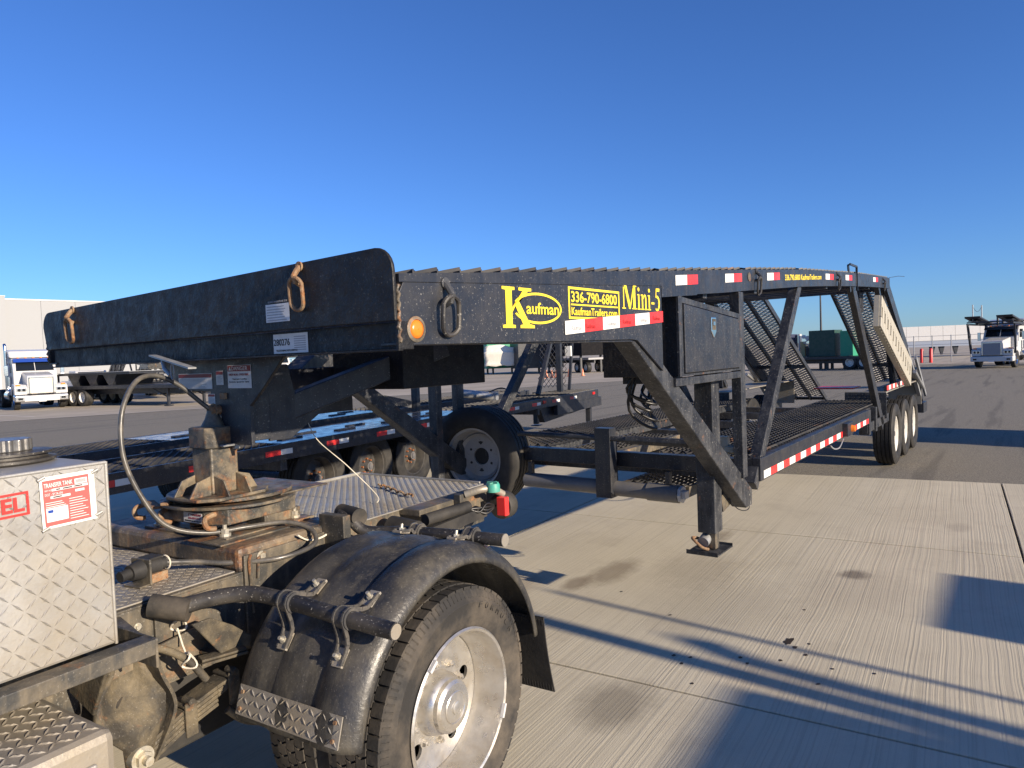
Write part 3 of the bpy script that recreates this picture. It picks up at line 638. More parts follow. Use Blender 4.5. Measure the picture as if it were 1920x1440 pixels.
    G('n', .475, .645, [[(.14, .04), (.34, .04), (.34, .66), (.14, .66)], [(0, 0), (.46, 0), (.46, .045), (0, .045)], [(0, .6), (.14, .62), (.14, .66), (0, .645)], [(.34, .5), (.45, .62), (.62, .68), (.78, .64), (.86, .52), (.66, .48), (.6, .57), (.5, .57), (.34, .44)], [(.66, .04), (.86, .04), (.86, .52), (.66, .5)], [(.56, 0), (1, 0), (1, .045), (.56, .045)]])
    I(.655, .745)
    G('-', .76, .84, [[(0, .27), (1, .27), (1, .36), (0, .36)]])
    G('5', .865, 1.0, [[(.22, .86), (.92, .86), (.98, 1), (.22, 1)], [(.22, 1), (.34, 1), (.24, .60), (.1, .58)], [(.1, .58), (.35, .68), (.62, .66), (.85, .56), (.98, .38), (.92, .16), (.7, .02), (.4, -.02), (.08, .02), (.08, .12), (.38, .06), (.6, .12), (.72, .28), (.7, .44), (.56, .54), (.36, .57)]])
    text('336.790.6800 KaufmanTrailers.com', (3.86, -.0006, rtop(3.86) - .078), (1, 0, .07), U_, 1.08, .042, YEL, R_, bold=.012)
    for x, mt in ((1.155 - .24, GRYP), (1.02, DRED), (1.2, GRYP), (1.34, DRED), (1.5, GRYP), (1.64, DRED)): text('Kaufman', (x + .01, -.0016, 1.688 + (x - .878) * .07), X_, U_, .075, .018, mt, R_)
    # rear ramps: three mesh strips each side
    for ya, yb in ((.075, .70), (TW - .80, TW - .06)):
        a = Vector((8.46, 0, 2.36)); b = Vector((12.05, 0, .66)); d = b - a; L = d.length; wd = (yb - ya)
        for k in range(3):
            y0 = ya + k * wd / 3 + .02; y1_ = ya + (k + 1) * wd / 3 - .015
            F = frame((a.x, y0, a.z), d, (0, 1, 0)); part('ramp_mesh', expanded(L, y1_ - y0, .042, .075, .006, .016, F, .009), BLKM, R_, stuff=True)
        m = MB()
        for k in range(4):
            yy = ya + k * wd / 3; m.bar((a.x, yy, a.z - .03), (b.x, yy, b.z - .03), .028, .075)
        m.bar((a.x + .02, ya, a.z - .05), (a.x + .02, yb, a.z - .05), .05, .05); mid = a + d * .62; m.bar((mid.x, ya, mid.z - .06), (mid.x, yb, mid.z - .06), .06, .06); m.bar((b.x, ya, b.z - .03), (b.x, yb, b.z - .03), .05, .05)
        part('ramp_frame', m, BLK, R_)
    m = MB(); m.box(8.2, 8.45, .3, .34, 1.98, 2.30); part('upper_panel', m, BLK, R_)
    m = MB(); m.box(10.9, 11.5, .9, 1.5, .86, .88); part('rear_reflector_panel', m, REDP, R_)
    m = MB(); m.tube([(8.4, 0, 2.38), (8.9, -.03, 2.43), (9.3, -.05, 2.45)], .003, 6); part('whip_aerial', m, BLK, R_)
    # cable loop by the front foot
    m = MB(); m.tube(smoothpath([(2.85, .1, .68), (2.9, .05, .60), (3.0, .02, .585), (3.05, .02, .66)]), .003, 6); part('cable_loop', m, HOSE, R_)
    # fold-down bracket plate behind the brace end
    m = MB(); m.prism([(2.75, .70), (2.98, .78), (3.0, .64), (2.78, .60)], 'y', .10, .14); part('jack_bracket', m, FRM, R_, bevel=.003)
    return R_
hauler = build_hauler('near black gooseneck car hauler with yellow lettering on its neck')

# spare wheel hung at the far front corner of the low deck
sp = thing('spare_wheel', 'unmounted spare wheel with bare grey rim hanging at the front of the low deck', 'wheel', (2.93, 2.12, .81), math.radians(-80))
tyre(.405, .235, .29, parent=sp)
m = MB(); m.lathe([(.24, -.10), (.242, -.095), (.222, -.09), (.205, -.03), (.20, .01), (.19, .015), (.182, .0), (.16, .022), (.085, .03), (.068, .03), (.066, .045)], 48); m.lathe([(.2, .01), (.215, .09), (.24, .1)], 48); part('rim', m, paint('spare_rim_grey', (.34, .34, .35), .45, metal=.2, dust=(.3, .27, .2), dust_amt=.6, speck=.7, speck_col=(.03, .03, .03), bump=.2), sp, smooth=30)
m = MB(); m.cyl((0, .046, 0), (0, .05, 0), .067, 24); nuts(m, .105, .0285, .026, .011, 6, .5)
for a in (PI / 2, -PI / 2): m.lathe([(.024, .0265), (.001, .026)], 16, (.125 * math.cos(a), 0, .125 * math.sin(a)))
part('bolt_holes', m, INK, sp)

# ramp strapped to the rear of the hauler
rp = thing('loading_ramp', 'cream slotted loading ramp strapped aslant to the near rear side of the hauler', 'ramp', (0, 0, 0))
a = Vector((6.95, -.06, 1.93)); b = Vector((9.15, -.06, 1.17)); d = (b - a); L = d.length
F = frame(a, d, (0, -d.z, 0) if False else Vector((0, 0, 1)).cross(d).cross(d) * -1)
F = frame(a, d, Vector((0, 0, 1)))
m = MB(); m.box(0, L, -.175, .175, -.0, .05, F); part('ramp_back', m, CREAM, rp)
nsl = 24
for k in range(nsl):
    x0 = L * k / nsl + .006; x1 = L * (k + 1) / nsl - .006
    m = MB()
    if k % 2: m.box(x0, x1, -.17, .17, .051, .072, F)
    else: m.box(x0, x1, -.17, -.06, .051, .072, F); m.box(x0, x1, .06, .17, .051, .072, F); m.box(x0, x0 + .02, -.07, .07, .051, .072, F)
    part('slat', m, CREAM, rp)

# ------------------------------------------------------------------ the hitch tractor the hauler is coupled to
TK = thing('hauling_truck', 'near silver and black truck chassis with diamond plate tank and rusty hitch post', 'truck', (.44, .14, 0), math.radians(4.2))
CEN = 1.15
# frame rails
for y in (.72, 1.60):
    m = MB(); m.box(-3.2, .12, y, y + .012, .60, .865); m.box(-3.2, .12, y, y + .07, .865, .873); m.box(-3.2, .12, y, y + .07, .592, .60); m.box(.12, 1.12, y, y + .012, .74, .925); m.box(.12, 1.12, y, y + .07, .725, .74)
    part('frame_rail', m, FRM, TK, bevel=.002)
for x in (-2.2, -1.2, -.3, .6):
    m = MB(); m.box(x, x + .08, .79, 1.60, .64, .8); part('cross_member', m, FRM, TK, bevel=.003)
# lower tread plate and the hitch platform
m = MB(); m.box(-3.2, -.405, .735, 1.66, .874, .880); part('tread_plate', m, ALUD, TK, bevel=.002)
part('tread_pattern', lozenges((-1.3, .745, .8802), (1, 0, 0), (0, 1, 0), .88, .90, .024, .026, .006, .002), ALUD, TK, stuff=True)
m = MB(); m.box(-.40, .058, .72, 1.66, .868, .958); part('hitch_platform', m, paint('platform_steel', (.03, .03, .031), .5, dust=(.34, .25, .15), dust_amt=.75, dust_scale=5, rust=.45, rust_scale=4, speck=.4, bump=.5, streak=.5), TK, bevel=.018)
m = MB(); m.box(-.385, .05, .708, .72, .60, .93); m.box(.05, .12, .7085, .7205, .78, .90); part('side_plate', m, FRM, TK, bevel=.003)
m = MB(); m.tube(smoothpath([(-.36, .704, .93), (-.37, .702, .90), (-.365, .702, .8), (-.36, .704, .72)], 5), .005, 6); m.tube([(-.30, .704, .925), (-.33, .703, .91), (-.335, .703, .84)], .006, 6); part('weld_bead', m, RUSTY, TK, smooth=60)
# rear tread deck with a perforated-looking pattern
m = MB(); m.prism([(.125, .70), (1.10, .70), (1.10, 1.60), (.125, 1.60)], 'z', .925, .931); m.box(.06, .125, .735, 1.2, .90, .91); part('rear_tread_deck', m, ALU, TK, bevel=.002)
part('tread_pattern', lozenges((.13, .705, .9312), (1, 0, 0), (0, 1, 0), .96, .89, .0215, .022, .007, .0022), ALU, TK, stuff=True)
m = MB(); n_ = 0
for i in range(44):
    for j in range(40):
        if (i + j) % 2: continue
        x = .14 + i * .0215; y = .715 + j * .0218; m.add([(x - .005, y, .9316), (x, y - .0035, .9316), (x + .005, y, .9316), (x, y + .0035, .9316)], [(0, 1, 2, 3)])
part('deck_perforations', m, INK, TK, stuff=True)
m = MB(); m.box(.12, 1.1, 1.585, 1.60, .931, .945); m.box(1.088, 1.1, .72, 1.6, .931, .942); part('deck_lip', m, ALU, TK, bevel=.002)
# hitch stack
HX, HY = -.15, 1.10
m = MB(); m.box(HX - .2, HX + .22, HY - .25, HY + .28, .958, .968); m.box(HX - .26, HX + .05, HY - .30, HY - .1, .958, .964); part('base_plate', m, RUSTY, TK, bevel=.002, label='rust brown base plate')
for (dx, dy) in ((-.17, -.2), (.16, -.2), (-.17, .22), (.16, .22)):
    m = MB(); m.cyl((HX + dx, HY + dy, .968), (HX + dx, HY + dy, .978), .022, 16); m.cyl((HX + dx, HY + dy, .978), (HX + dx, HY + dy, .995), .015, 6); m.cyl((HX + dx, HY + dy, .995), (HX + dx, HY + dy, 1.01), .008, 10); part('hitch_bolt', m, ZINC, TK)
for (dx, dy) in ((-.16, -.02), (-.10, .24)):
    m = MB()
    for k in range(3): m.lathe([(.0, .97 + k * .011), (.028, .971 + k * .011), (.03, .976 + k * .011), (.0, .979 + k * .011)], 18, (HX + dx, HY + dy, 0), 'z')
    part('hitch_spring', m, RUSTR, TK, smooth=40)
m = MB(); m.prism([(HX - .16, HY - .21), (HX + .16, HY - .21), (HX + .2, HY - .12), (HX + .2, HY + .16), (HX + .1, HY + .24), (HX - .1, HY + .24), (HX - .2, HY + .16), (HX - .2, HY - .12)], 'z', 1.005, 1.063); part('hitch_block', m, RUSTY, TK, bevel=.004)
m = MB(); m.prism([(HX + .0, HY - .215), (HX + .2, HY - .19), (HX + .2, HY - .05), (HX + .0, HY - .1)], 'z', .966, 1.006); part('hitch_foot', m, FRM, TK, bevel=.003)
lb = frame((HX - .203, HY + .02, 0), (0, -1, 0), (0, 0, 1))
u = Vector((.04, -.09, 0)).normalized(); o = Vector((HX - .204, HY - .03, .992))
u = (Vector((HX - .16, HY - .21, 0)) - Vector((HX - .2, HY - .12, 0))).normalized()
o = Vector((HX - .2035, HY - .0, 1.012)); m = MB(); m.box(0, .115, 0, .038, 0, .0008, frame(o, (0, -1, 0), (0, 0, 1)))
lab = part('hitch_label', m, STICK, TK)
text("J' HAULIN'", o + Vector((-.001, -.03, .024)), (0, -1, 0), (0, 0, 1), .08, .011, DRED, lab, bold=.02); text('336.859.3257', o + Vector((-.001, -.03, .013)), (0, -1, 0), (0, 0, 1), .08, .008, DRED, lab); text('WWW.HITCHCRAFTER.COM', o + Vector((-.001, -.008, .003)), (0, -1, 0), (0, 0, 1), .1, .006, INK, lab)
def disc(rx, ry, z0, z1, cx, cy, name, cut=None, mt=RUSTY):
    P4 = []
    for k in range(48):
        a = 2 * PI * k / 48; x = cx + rx * math.cos(a); y = cy + ry * math.sin(a)
        if cut: x = min(x, cx + cut)
        P4.append((x, y))
    m = MB(); m.prism(P4, 'z', z0, z1); part(name, m, mt, TK, bevel=.003, smooth=30)
disc(.25, .275, 1.064, 1.076, HX, HY, 'turntable_plate', .22)
disc(.235, .25, 1.086, 1.100, HX + .01, HY, 'turntable_plate', .22)
disc(.12, .12, 1.076, 1.086, HX, HY, 'turntable_bearing')
m = MB(); m.box(HX + .08, HX + .33, HY - .22, HY + .2, 1.076, 1.083); part('hitch_ramp_plate', m, RUSTY, TK, bevel=.002)
for dy in (-.26, .02, .2):
    m = MB(); m.tube(smoothpath([(HX - .16, HY + dy + .1, 1.05), (HX - .22, HY + dy + .1, 1.04), (HX - .23, HY + dy + .08, 1.01), (HX - .2, HY + dy + .07, 1.0)]), .010, 8); part('hitch_hook', m, RUSTR, TK, smooth=40)
m = MB(); m.bar((HX - .24, HY + .13, 1.06), (HX - .18, HY + .28, 1.06), .05, .012); m.bar((HX - .25, HY + .05, 1.082), (HX - .2, HY + .09, 1.082), .03, .012); part('hitch_lever', m, RUSTR, TK, bevel=.003)
px, py = -.25, 1.035
B8 = [(-.15, -.09), (-.09, -.15), (.11, -.15), (.18, -.08), (.18, .1), (.1, .17), (-.1, .17), (-.15, .1)]
m = MB(); m.prism([(px + a, py + b) for a, b in B8], 'z', 1.101, 1.113); part('post_base', m, RUSTY, TK, bevel=.003)
m = MB(); m.box(px - .058, px + .062, py - .058, py + .062, 1.113, 1.31); part('hitch_post', m, RUSTY, TK, bevel=.008)
for (ax, s_) in (('x', -1), ('x', 1), ('y', -1), ('y', 1)):
    m = MB()
    if ax == 'x':
        x0 = px + s_ * .06
        for yy in (-.052, .044): m.prism([(x0, 1.113), (x0 + s_ * .09, 1.113), (x0 + s_ * .055, 1.17), (x0, 1.185)], 'y', py + yy, py + yy + .008)
    else:
        y0 = py + s_ * .06
        for xx in (-.05, .046): m.prism([(y0, 1.113), (y0 + s_ * .085, 1.113), (y0 + s_ * .055, 1.17), (y0, 1.185)], 'x', px + xx, px + xx + .008)
    part('gusset', m, RUSTY, TK, bevel=.001)
O8 = [(-.075, -.05), (-.05, -.075), (.05, -.075), (.075, -.05), (.075, .05), (.05, .075), (-.05, .075), (-.075, .05)]
m = MB(); m.prism([(px + a, py + b) for a, b in O8], 'z', 1.29, 1.37); part('hitch_collar', m, RUSTY, TK, bevel=.005)
m = MB(); m.tube([(px, py, 1.365), (px, py, 1.40), (px, py, 1.43)], [.05, .03, .02], 12); part('hitch_pin', m, RUSTY, TK, smooth=40)
m = MB(); m.box(px - .03, px + .05, py - .1, py - .06, 1.295, 1.303); m.cyl((px + .04, py - .08, 1.28), (px + .04, py - .08, 1.33), .014, 12); part('collar_latch', m, GRYM, TK, bevel=.002)
# transfer tank
tx0, tx1, ty0, ty1, tz0, tz1 = -2.1, -.975, .45, 1.95, .885, 1.366
m = MB(); m.box(tx0, tx1, ty0, ty1, tz0, tz1); tank = part('transfer_tank', m, ALU, TK, bevel=.008)
part('tread_pattern', lozenges((tx1 - .8, ty0 - .0003, tz0 + .004), (1, 0, 0), (0, 0, 1), .796, tz1 - tz0 - .008, .0285, .036, .0060, .0042), ALU, tank, stuff=True)
part('tread_pattern', lozenges((tx1 + .0003, ty0 + .01, tz0 + .01), (0, 1, 0), (0, 0, 1), 1.4, tz1 - tz0 - .02, .03, .032, .0055, .0022), ALU, tank, stuff=True)
m = MB(); m.tube([(tx1 - .8, ty0, tz1 - .002), (tx1 - .003, ty0, tz1 - .002)], .0045, 8); m.tube([(tx1 - .002, ty0 + .001, tz1), (tx1 - .002, ty0 + .001, tz0)], .0045, 8); part('weld_bead', m, ALU, tank, smooth=60)
m = MB(); m.lathe([(.001, 1.368), (.115, 1.368), (.12, 1.372), (.12, 1.378), (.1, 1.381), (.1, 1.388), (.112, 1.390), (.112, 1.396), (.08, 1.398), (.001, 1.398)], 40, (-1.10, .72, 0), 'z'); part('filler_flange', m, PIPE, tank, smooth=30)
m = MB(); pr = []
for k in range(64):
    a = 2 * PI * k / 64; r = .062 + (.005 if (k // 2) % 2 else 0); pr.append((-1.10 + r * math.cos(a), .72 + r * math.sin(a)))
m.prism(pr, 'z', 1.398, 1.43); part('filler_cap', m, paint('worn_cap', (.2, .2, .2), .35, metal=.7, dust_amt=.4, dust_scale=20), tank, bevel=.004)
m = MB(); m.box(-1.02, -.985, .75, .95, 1.367, 1.380); m.box(-1.19, -1.0, 1.1, 1.35, 1.367, 1.378); part('tank_lug', m, ALUD, tank, bevel=.004)
# placard and stencil on the tank
yf = ty0 - .004
fr = frame((-1.131, yf, 1.228), (1, .0, .02), (0, 0, 1))
m = MB(); m.box(-.006, .122, -.006, .121, 0, .0015, fr); pl_ = part('tank_placard', m, SIL, tank)
m = MB(); m.box(.0, .108, .0, .112, .0016, .0020, fr); part('placard_print', m, PRED, pl_)
def ft(s, x, z, w, h, mt, **k):
    return text(s, fr @ Vector((x, z, .0021)), fr.col[0].xyz, fr.col[1].xyz, w, h, mt, pl_, **k)
ft('TRANSFER TANK', .003, .094, .066, .011, STICK, bold=.01); ft('DOT - SP 7A-UN', .004, .074, .04, .006, STICK); ft('PART NO', .004, .085, .015, .004, STICK)
m = MB()
for (x, z, w, h) in ((.074, .092, .030, .013), (.02, .084, .085, .006), (.016, .066, .046, .006), (.074, .073, .022, .006), (.004, .010, .05, .034)): m.box(x, x + w, z, z + h, .0021, .0023, fr)
part('placard_field', m, STICK, pl_)
m = MB()
for k in range(9): m.box(.078 + k * .0026, .0792 + k * .0026, .094, .103, .0024, .0026, fr)
for (x, w) in ((.03, .01), (.045, .022), (.072, .02)): m.box(x, x + w, .0855, .0885, .0024, .0026, fr)
m.box(.022, .042, .0675, .0705, .0024, .0026, fr); part('barcode', m, INK, pl_)
m = MB()
for k in range(9): m.box(.058, .102 - (k % 3) * .006, .008 + k * .0062, .0095 + k * .0062, .0021, .0023, fr)
for k in range(3): m.box(.004, .05 - k * .004, .046 + k * .005, .0475 + k * .005, .0021, .0023, fr)
part('small_print', m, STICK, pl_)
m = MB(); m.box(.008, .02, .032, .039, .0024, .0026, fr); part('placard_mark', m, BLUE, pl_)
for (x, z) in ((-.006, .118), (-.004, -.006), (.12, .115), (.122, .005)):
    q = fr @ Vector((x, z, 0)); m = MB(); m.tube([q + Vector((-.004, -.002, -.003)), q + Vector((.012, -.003, .004))], .004, 7); part('rivet', m, ALU, pl_, smooth=60)
m = MB(); f2 = frame((-1.33, ty0 - .0032, 1.264), (1, 0, .02), (0, 0, 1)); w2, h2, e = .168, .056, .0055
m.box(0, w2, 0, e, 0, .0008, f2); m.box(0, w2, h2 - e, h2, 0, .0008, f2); m.box(0, e, e, h2 - e, 0, .0008, f2); m.box(w2 - e, w2, e, h2 - e, 0, .0008, f2)
STEN = flat('stencil_red', (.55, .03, .025), .5)
dz = part('stencil_frame', m, STEN, tank)
text('DIESEL', f2 @ Vector((.012, .010, .0004)), f2.col[0].xyz, f2.col[1].xyz, .146, .036, STEN, tank, name='stencil_lettering', bold=.03)
# outboard angle bar, step box, support brackets
m = MB(); m.box(-2.2, -.905, .392, .452, .838, .880); part('tank_bearer', m, FRM, TK, bevel=.003)
m = MB(); m.prism([(-.90, .40), (-.9, .72), (-.82, .72)], 'z', .845, .86); m.box(-.905, -.897, .395, .72, .80, .88); part('bearer_gusset', m, FRM, TK, bevel=.002)
bx0, bx1, by0, by1, bz1 = -2.1, -1.085, .27, .70, .755
m = MB(); m.box(bx0, bx1, by0, by1, .2, bz1); sb = part('step_box', m, ALUD, TK, bevel=.022)
part('tread_pattern', lozenges((bx1 - .8, by0 + .03, bz1 + .0003), (1, 0, 0), (0, 1, 0), .78, .40, .028, .035, .006, .004), ALUD, sb, stuff=True)
m = MB(); m.box(bx1 - .7, bx1 - .05, by0 - .010, by0 + .002, .28, bz1 - .06); m.box(bx1 - .002, bx1 + .008, by0 + .05, by1 - .05, .28, bz1 - .05); part('box_door', m, ALU, sb, bevel=.008)
# cast spring hanger
m = MB(); vs = []
for (cx, hw, y, z) in ((-.845, .032, .635, .775), (-.852, .045, .63, .72), (-.865, .085, .61, .67), (-.868, .10, .59, .63), (-.86, .085, .585, .57), (-.85, .055, .59, .52), (-.85, .045, .60, .455)):
    for k in range(9):
        t_ = -1 + 2 * k / 8; vs.append((cx + t_ * hw, y + .05 * (1 - t_ * t_) * (1 if z > .6 else -.4), z))
m.add(vs, [(r * 9 + k, r * 9 + k + 1, (r + 1) * 9 + k + 1, (r + 1) * 9 + k) for r in range(6) for k in range(8)])
hg = part('spring_hanger', m, MUD, TK, smooth=60); sdm = hg.modifiers.new('t', 'SOLIDIFY'); sdm.thickness = .016; sdm.offset = 1
E_ = smoothpath([(-.812, .57, .785), (-.795, .565, .70), (-.768, .56, .63), (-.765, .56, .58), (-.79, .565, .52), (-.825, .575, .45)], 4)
m = MB()
vs = []
for q in E_: vs += [(q.x, q.y, q.z), (q.x + .011, q.y, q.z), (q.x + .011, .70, q.z), (q.x, .70, q.z)]
m.add(vs, [(r * 4 + c, r * 4 + (c + 1) % 4, (r + 1) * 4 + (c + 1) % 4, (r + 1) * 4 + c) for r in range(len(E_) - 1) for c in range(4)] + [(0, 1, 2, 3)])
part('hanger_flange', m, MUD, TK, smooth=50)
m = MB(); m.prism([(.50, .80), (.70, .84), (.70, .70), (.58, .66)], 'x', -.985, -.973); part('hanger_web', m, MUD, TK, bevel=.004)
m = MB(); m.cyl((-.93, .76, .62), (-.86, .66, .60), .05, 20); part('rubber_bush', m, RUB, TK, smooth=30)
m = MB(); m.cyl((-.862, .60, .484), (-.862, .565, .484), .034, 24); m.cyl((-.862, .565, .484), (-.862, .55, .484), .024, 6); m.cyl((-.862, .55, .484), (-.862, .53, .484), .013, 12); part('spring_eye_bolt', m, ZINC, TK, smooth=30)
# leaf spring pack, each leaf a piece
for k in range(5):
    m = MB(); x1 = [-.52, -.535, -.56, -.60, -.66][k]; z = .0135 * k
    pts = [(-.86, .492 - z), (-.72, .548 - z), (-.60, .578 - z), (x1, .592 - z)]
    for (a, za), (b, zb) in zip(pts[:-1], pts[1:]):
        if b > a: m.bar((a, .62, za), (b, .62, zb), .075, .0115)
    part('spring_leaf', m, MUD, TK, bevel=.002, stuff=True if False else False)
for xx, zc in ((-.70, .545), (-.545, .58)):
    m = MB(); m.box(xx - .02, xx + .02, .572, .581, zc - .075, zc + .03); m.box(xx - .02, xx + .02, .581, .66, zc + .014, zc + .024); m.cyl((xx, .565, zc + .032), (xx, .61, zc + .032), .012, 10); part('spring_clip', m, MUD, TK, bevel=.003)
m = MB(); m.prism([(-.64, .60), (-.50, .555), (-.49, .60), (-.62, .645)], 'z', .655, .664); part('bump_plate', m, MUD, TK, bevel=.002)
m = MB(); m.prism([(-.635, .605), (-.50, .56), (-.49, .605), (-.62, .65)], 'z', .666, .674); part('bump_plate', m, MUD, TK, bevel=.002)
m = MB(); m.tube(smoothpath([(-.58, .57, .50), (-.52, .55, .44), (-.42, .53, .405), (-.33, .53, .40)]), .012, 10); part('brake_hose', m, MUD, TK, smooth=50)
m = MB(); m.tube(smoothpath([(-.83, .68, .77), (-.76, .64, .755), (-.69, .60, .70), (-.64, .58, .62)]), .012, 10); part('cut_hose', m, MUD, TK, smooth=50)
TIE = flat('zip_tie_white', (.6, .55, .45), .5)
for c_, r_ in (((-.685, .595, .695), .024), ((-.655, .69, .79), .028)):
    m = MB(); m.tube([Vector(c_) + Vector((r_ * math.cos(a) * .7, .02 * math.sin(2 * a), r_ * math.sin(a))) for a in [2 * PI * k / 20 for k in range(21)]], .0035, 6); part('zip_tie', m, TIE, TK, smooth=60)
m = MB(); m.tube([(-.665, .68, .775), (-.675, .64, .73), (-.685, .60, .70)], .003, 6); part('zip_tie_tail', m, TIE, TK, smooth=60)
# air spring seat / bracket behind the fender
m = MB(); m.prism([(-.665, .80), (-.60, .80), (-.52, .75), (-.45, .69), (-.455, .655), (-.56, .66)], 'y', .60, .611); m.box(-.57, -.455, .611, .72, .648, .66); part('shock_bracket', m, MUD, TK, bevel=.004)
m = MB(); m.bar((-.90, .66, .72), (-.60, .68, .74), .012, .035); part('torque_rod', m, FRM, TK, bevel=.003)
# bolts on the rail
def bolt(p, r, d=(0, -1, 0), nm='bolt'):
    p = Vector(p); d = Vector(d); m = MB(); m.cyl(p, p + d * r * .25, r * 1.5, 20); m.cyl(p + d * r * .25, p + d * r * 1.1, r, 6); part(nm, m, ZINC, TK, smooth=30)
bolt((-.345, .707, .79), .016); bolt((-.315, .707, .915), .012); bolt((-.13, .707, .80), .008)
for p in ((-.68, .719, .80), (-.68, .719, .765), (-.77, .719, .81), (-.55, .719, .76), (.35, .719, .82), (.46, .719, .80), (.62, .719, .84), (.8, .719, .87)): bolt(p, .008)
m = MB(); m.box(-.72, -.52, .708, .7195, .70, .855); part('rail_patch', m, FRM, TK, bevel=.003)
# fender support pipes
m = MB(); m.cyl((-.735, .70, .868), (-.665, .61, .845), .036, 28); part('pipe_stub', m, RUB, TK, smooth=30)
m = MB(); pts = smoothpath([(-.68, .64, .852), (-.60, .58, .868), (-.53, .50, .872), (-.505, .40, .866), (-.50, .2, .855), (-.50, -.02, .845)], 6); m.tube(pts, .025, 20); fp = part('fender_pipe', m, PIPE, TK, smooth=40)
m = MB(); m.tube([(-.50, -.02, .845), (-.50, -.09, .843)], .025, 20); m.cyl((-.5, -.0902, .843), (-.5, -.0935, .843), .0255, 20); part('pipe_end', m, PIPE, fp, smooth=40)
m = MB(); m.cyl((-.5, -.094, .843), (-.5, -.0955, .843), .022, 20); part('pipe_plug', m, ALUD, fp, smooth=40)
m = MB(); m.cyl((.10, .72, .985), (.06, .58, .985), .035, 24); part('pipe_stub', m, RUB, TK, smooth=30)
m = MB(); m.box(-.01, .03, .60, .735, .86, 1.0); part('pipe_bracket', m, FRM, TK, bevel=.003)
m = MB(); pts = smoothpath([(.07, .69, .985), (.05, .62, .975), (.07, .57, .93), (.12, .50, .92), (.14, .40, .925), (.155, .2, .93), (.16, -.03, .935)], 6); m.tube(pts, .0235, 20); fp2 = part('fender_pipe', m, PIPE, TK, smooth=40)
m = MB(); m.cyl((.16, -.035, .935), (.16, -.039, .935), .0235, 20); part('pipe_plug', m, ALUD, fp2)
# fender: half barrel with two grooves
WC = (-.08, .41)
def fender():
    prof = [(.004, .488), (.001, .498), (.004, .508), (.012, .518), (.03, .535), (.06, .547), (.10, .549), (.135, .546), (.15, .536), (.165, .538), (.20, .538), (.215, .541), (.235, .546), (.28, .548), (.315, .545), (.33, .540), (.345, .538), (.375, .538), (.39, .541), (.41, .544), (.46, .544), (.49, .53), (.505, .51), (.508, .49)]
    m = MB(); n = 70; a0, a1 = math.radians(9), math.radians(169)
    vs = []
    for k in range(n + 1):
        a = a0 + (a1 - a0) * k / n
        for (y, r) in prof: vs.append((WC[0] + r * math.cos(a), y, WC[1] + r * math.sin(a)))
    q = len(prof); m.add(vs, [(k * q + j, (k + 1) * q + j, (k + 1) * q + j + 1, k * q + j + 1) for k in range(n) for j in range(q - 1)])
    o = part('fender', m, PLAS, TK, smooth=60); sd = o.modifiers.new('t', 'SOLIDIFY'); sd.thickness = .007; sd.offset = -1
    return o
fd = fender()
# tread plate strip at the fender's front foot
a = math.radians(166); 
def fp_(y, ang, r=.551): return (WC[0] + r * math.cos(ang), y, WC[1] + r * math.sin(ang))
a_lo, a_hi = math.radians(167.5), math.radians(158.5)
m = MB(); m.add([fp_(.03, a_lo), fp_(.47, a_lo), fp_(.47, a_hi), fp_(.03, a_hi), fp_(.03, a_lo, .555), fp_(.47, a_lo, .555), fp_(.47, a_hi, .555), fp_(.03, a_hi, .555)], [(4, 5, 6, 7), (0, 1, 5, 4), (1, 2, 6, 5), (2, 3, 7, 6), (3, 0, 4, 7)])
part('fender_kick_plate', m, ALUD, fd)
o_ = Vector(fp_(.47, a_lo, .5555)); v_ = Vector(fp_(.47, a_hi, .5555)) - o_
part('tread_pattern', lozenges(o_, (0, -1, 0), v_, .44, v_.length, .0245, .027, .0055, .003), ALUD, fd, stuff=True)
m = MB()
for yy in (.05, .45):
    for aa in (math.radians(160.5), math.radians(165.5)): q0 = Vector(fp_(yy, aa, .555)); q1 = Vector(fp_(yy, aa, .561)); m.cyl(q0, q1, .006, 10)
part('kick_plate_rivets', m, RUSTR, fd, stuff=True)
